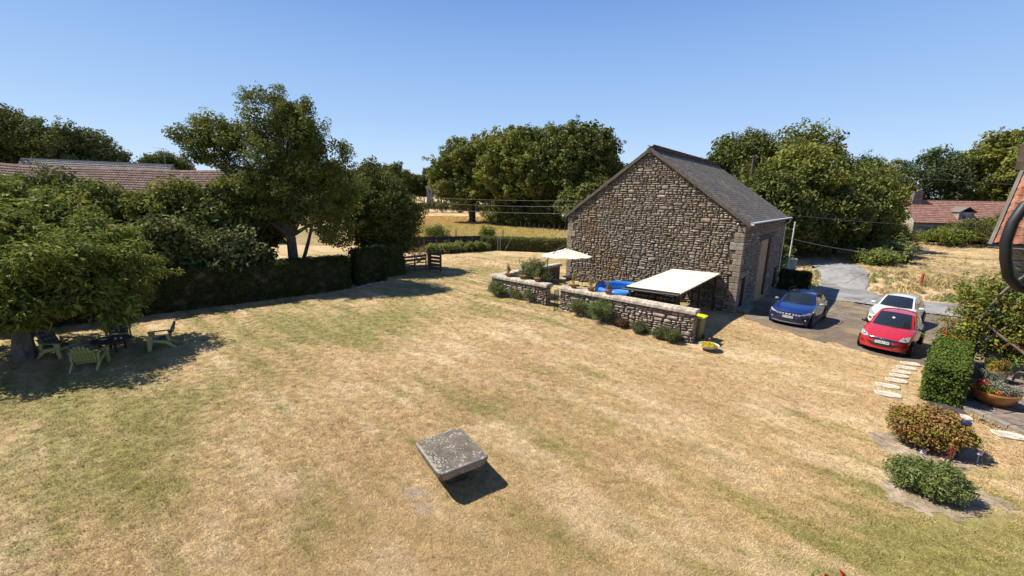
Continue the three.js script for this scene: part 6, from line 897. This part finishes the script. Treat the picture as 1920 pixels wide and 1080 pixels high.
{
  const h = thing('far_house', 'distant cottage with a red tile roof, chimney and dormer', 'house', [58.8, 1.05, -61.5], R(-12)), wallM = stony(.5, .45, .38), red = [[.3, .15, .11], [.26, .13, .095], [.35, .185, .14]].map((c) => mat(c[0], c[1], c[2], { side: THREE.DoubleSide, roughness: .9 }));
  const Lh = 13.5, D = 7.5, E = 2.7, Rg = 5.7; part('wall', box(Lh, E, D, Lh / 2, E / 2, -D / 2), wallM, h);
  const gs = new THREE.Shape([[0, 0], [D, 0], [D / 2, Rg - E - .1]].map((p) => new THREE.Vector2(...p))); for (const x of [.02, Lh - .32]) part('gable_wall', new THREE.ExtrudeGeometry(gs, { depth: .3, bevelEnabled: false }).rotateY(Math.PI / 2).translate(x, E, 0), wallM, h);
  for (const [z0, up] of [[.3, [0, Rg - E + .25, -D / 2 - .3]], [-D - .3, [0, Rg - E + .25, D / 2 + .3]]]) { part('roof_boards', gridPatch(1, 1, (u, v) => [lerp(-.2, Lh + .2, u), E - .3 + up[1] * v, z0 + up[2] * v]), mat(.15, .08, .06, { side: THREE.DoubleSide }), h); tiledSlope('roof_tiles', h, [-.2, E - .25, z0], [Lh + .2, E - .25, z0], up, 13, 46, red, 35); }
  part('verge', beam([-.22, E - .2, .3], [-.22, Rg, -D / 2], .1, .14), mat(.45, .41, .36), h); part('ridge', beam([-.2, Rg + .0, -D / 2], [Lh + .2, Rg, -D / 2], .24, .14), red[0], h);
  const ch = part('chimney', box(1.1, 1.7, .7, 1.6, Rg + .3, -D / 2 + .5), stony(.32, .28, .24), h); part('chimney_cap', box(1.25, .16, .85, 1.6, Rg + 1.2, -D / 2 + .5), stony(.3, .27, .24), ch); part('chimney_pot', cyl(.16, .14, .35, 1.6, Rg + 1.28, -D / 2 + .5), terracotta, ch);
  const dm = part('dormer', box(1.8, 1.2, 1.6, 6.3, 3.5, -1.0), wallM, h); part('dormer_roof', merge([-1, 1].map((s) => { const g = box(1.35, .07, 2.6, 0, 0, 0); g.rotateZ(-s * .62); g.translate(6.3 + s * .5, 4.45, -1.25); return g; })), mat(.17, .15, .14), dm); part('window', box(.9, .8, .06, 6.3, 3.5, -.19), glassDark, dm); part('window_frame', merge([box(1.0, .07, .08, 6.3, 3.92, -.17), box(1.0, .07, .08, 6.3, 3.08, -.17), box(.06, .8, .08, 6.3, 3.5, -.17)]), whitePaint, dm);
}
{
  const t = thing('transformer_tower', 'narrow pale brick tower standing far off beyond the hedgerow', 'tower', [-47.5, groundY(-47.5, -240) - .3, -240]); part('shaft', box(3.2, 9.2, 3.2, 0, 4.6, 0), stony(.5, .46, .42), t); part('parapet', box(4.0, 1.5, 3.8, 0, 9.9, 0), stony(.6, .56, .52), t); part('louvre', box(1.2, .8, .1, 0, 7.6, 1.62), mat(.1, .1, .1), t);
}
// ---------------------------------------------------------------- cabinet, poles, posts, wires
{
  const c = thing('utility_cabinet', 'pale grey electricity cabinet on the verge beyond the barn', 'cabinet', [24.5, groundY(24.5, -36.4), -36.4], R(-35)), m = mat(.5, .52, .5, { roughness: .6 });
  part('body', box(1.15, 1.35, .8, 0, .68, 0, .02), m, c); part('lid', box(1.25, .1, .9, 0, 1.4, 0, .03), m, c); for (const x of [-.28, .28]) part('door', box(.52, 1.15, .03, x, .66, .41, .006), m, c); part('handle', box(.03, .14, .03, .06, .7, .44), metalDark, c); part('plinth', box(1.05, .1, .72, 0, .03, 0), mat(.3, .3, .29), c);
  const tw = wooden(.14, .1, .08), tp = thing('telegraph_pole', 'weathered wooden telegraph pole rising behind the barn roof', 'pole', [24.3, groundY(24.3, -44), -44]); part('pole', limb([[0, 0, 0, .16], [.03, 5, 0, .14], [.06, 10.0, 0, .115]], 9), tw, tp); part('crossarm', box(.9, .09, .09, .06, 9.7, .12), tw, tp); for (const x of [-.3, .4]) part('insulator', lathe([[0, 0], [.03, 0], [.045, .05], [.02, .1], [0, .1]], 10).translate(x, 9.76, .12), mat(.5, .48, .44, { roughness: .3 }), tp);
  const mp = thing('metal_pole', 'slim pale metal pole behind the barn corner', 'pole', [22.75, groundY(22.75, -33.8), -33.8]); part('pole', cyl(.055, .05, 4.95, 0, 0, 0, 10), whitePaint, mp); part('cap', cyl(.06, .03, .05, 0, 4.95, 0, 10), whitePaint, mp);
  const rp = thing('marker_post', 'short red marker post in the grass of the bank', 'post', [31.2, groundY(31.2, -31), -31]); part('post', cyl(.09, .09, .85, 0, 0, 0, 12), mat(.45, .07, .05), rp); part('cap', lathe([[0, .93], [.06, .91], [.095, .85]], 12), mat(.45, .07, .05), rp);
  const fp = (label, list, group) => list.forEach(([x, z]) => { const p = thing('fence_post', label, 'post', [x, groundY(x, z), z], 0, group); part('post', box(.13, 1.35, .13, 0, .65, 0, .02), wooden(.18, .15, .13), p); });
  fp('grey wooden fence post in the line below the oaks', Array.from({ length: 22 }, (_, i) => [-6 + i * .83, -92 + i * 1.12]), 'fence posts below the oaks');
  fp('grey wooden fence post beyond the dark board fence', [[-7.7, -56], [-4.4, -57], [-10.5, -55], [-1.4, -58]], 'fence posts beyond the board fence');
  const wm = mat(.12, .12, .125, { roughness: .6 }), sagline = (a, b, s, n = 12) => Array.from({ length: n + 1 }, (_, i) => { const t = i / n; return [lerp(a[0], b[0], t), lerp(a[1], b[1], t) - s * 4 * t * (1 - t), lerp(a[2], b[2], t)]; });
  const wire = (label, a, b, s, r, m = wm, g) => solo('overhead_wire', tubeThrough(sagline(a, b, s), r, 48, 5), m, label, 'wire', g);
  const pale = mat(.17, .17, .17, { roughness: .5 });
  wire('pale service cable from the gable corner out over the cars to the field', [11.82, 4.74, -21.95], [47, 1.9, -43.5], 1.2, .016, pale);
  const wg = 'wires running from the barn to the far pole';
  wire('topmost overhead wire between the oaks and the barn eave', [-60, 11.6, -110], [6, 5.75, -33], 1.9, .011, pale, wg); wire('middle overhead wire between the oaks and the barn eave', [-60, 10.6, -110], [6, 5.3, -33], 2.0, .012, pale, wg); wire('lowest overhead wire between the oaks and the barn eave', [-60, 9.6, -110], [6, 4.75, -33], 2.1, .012, pale, wg);
  wire('thin high wire from the telegraph pole across the trees', [24.4, 9.85, -44], [95, 8.6, -50], 1.0, .018); wire('thin lower wire crossing in front of the lane trees', [22.8, 4.9, -33.8], [80, 4.8, -50], 1.0, .016); wire('thin wire crossing above the cut field', [26, 2.6, -30], [75, 2.2, -38], .9, .016);
}
// ---------------------------------------------------------------- finish
scene.traverse((o) => { if (o.isMesh) { o.castShadow = true; o.receiveShadow = true; } });
renderer.render(scene, camera);
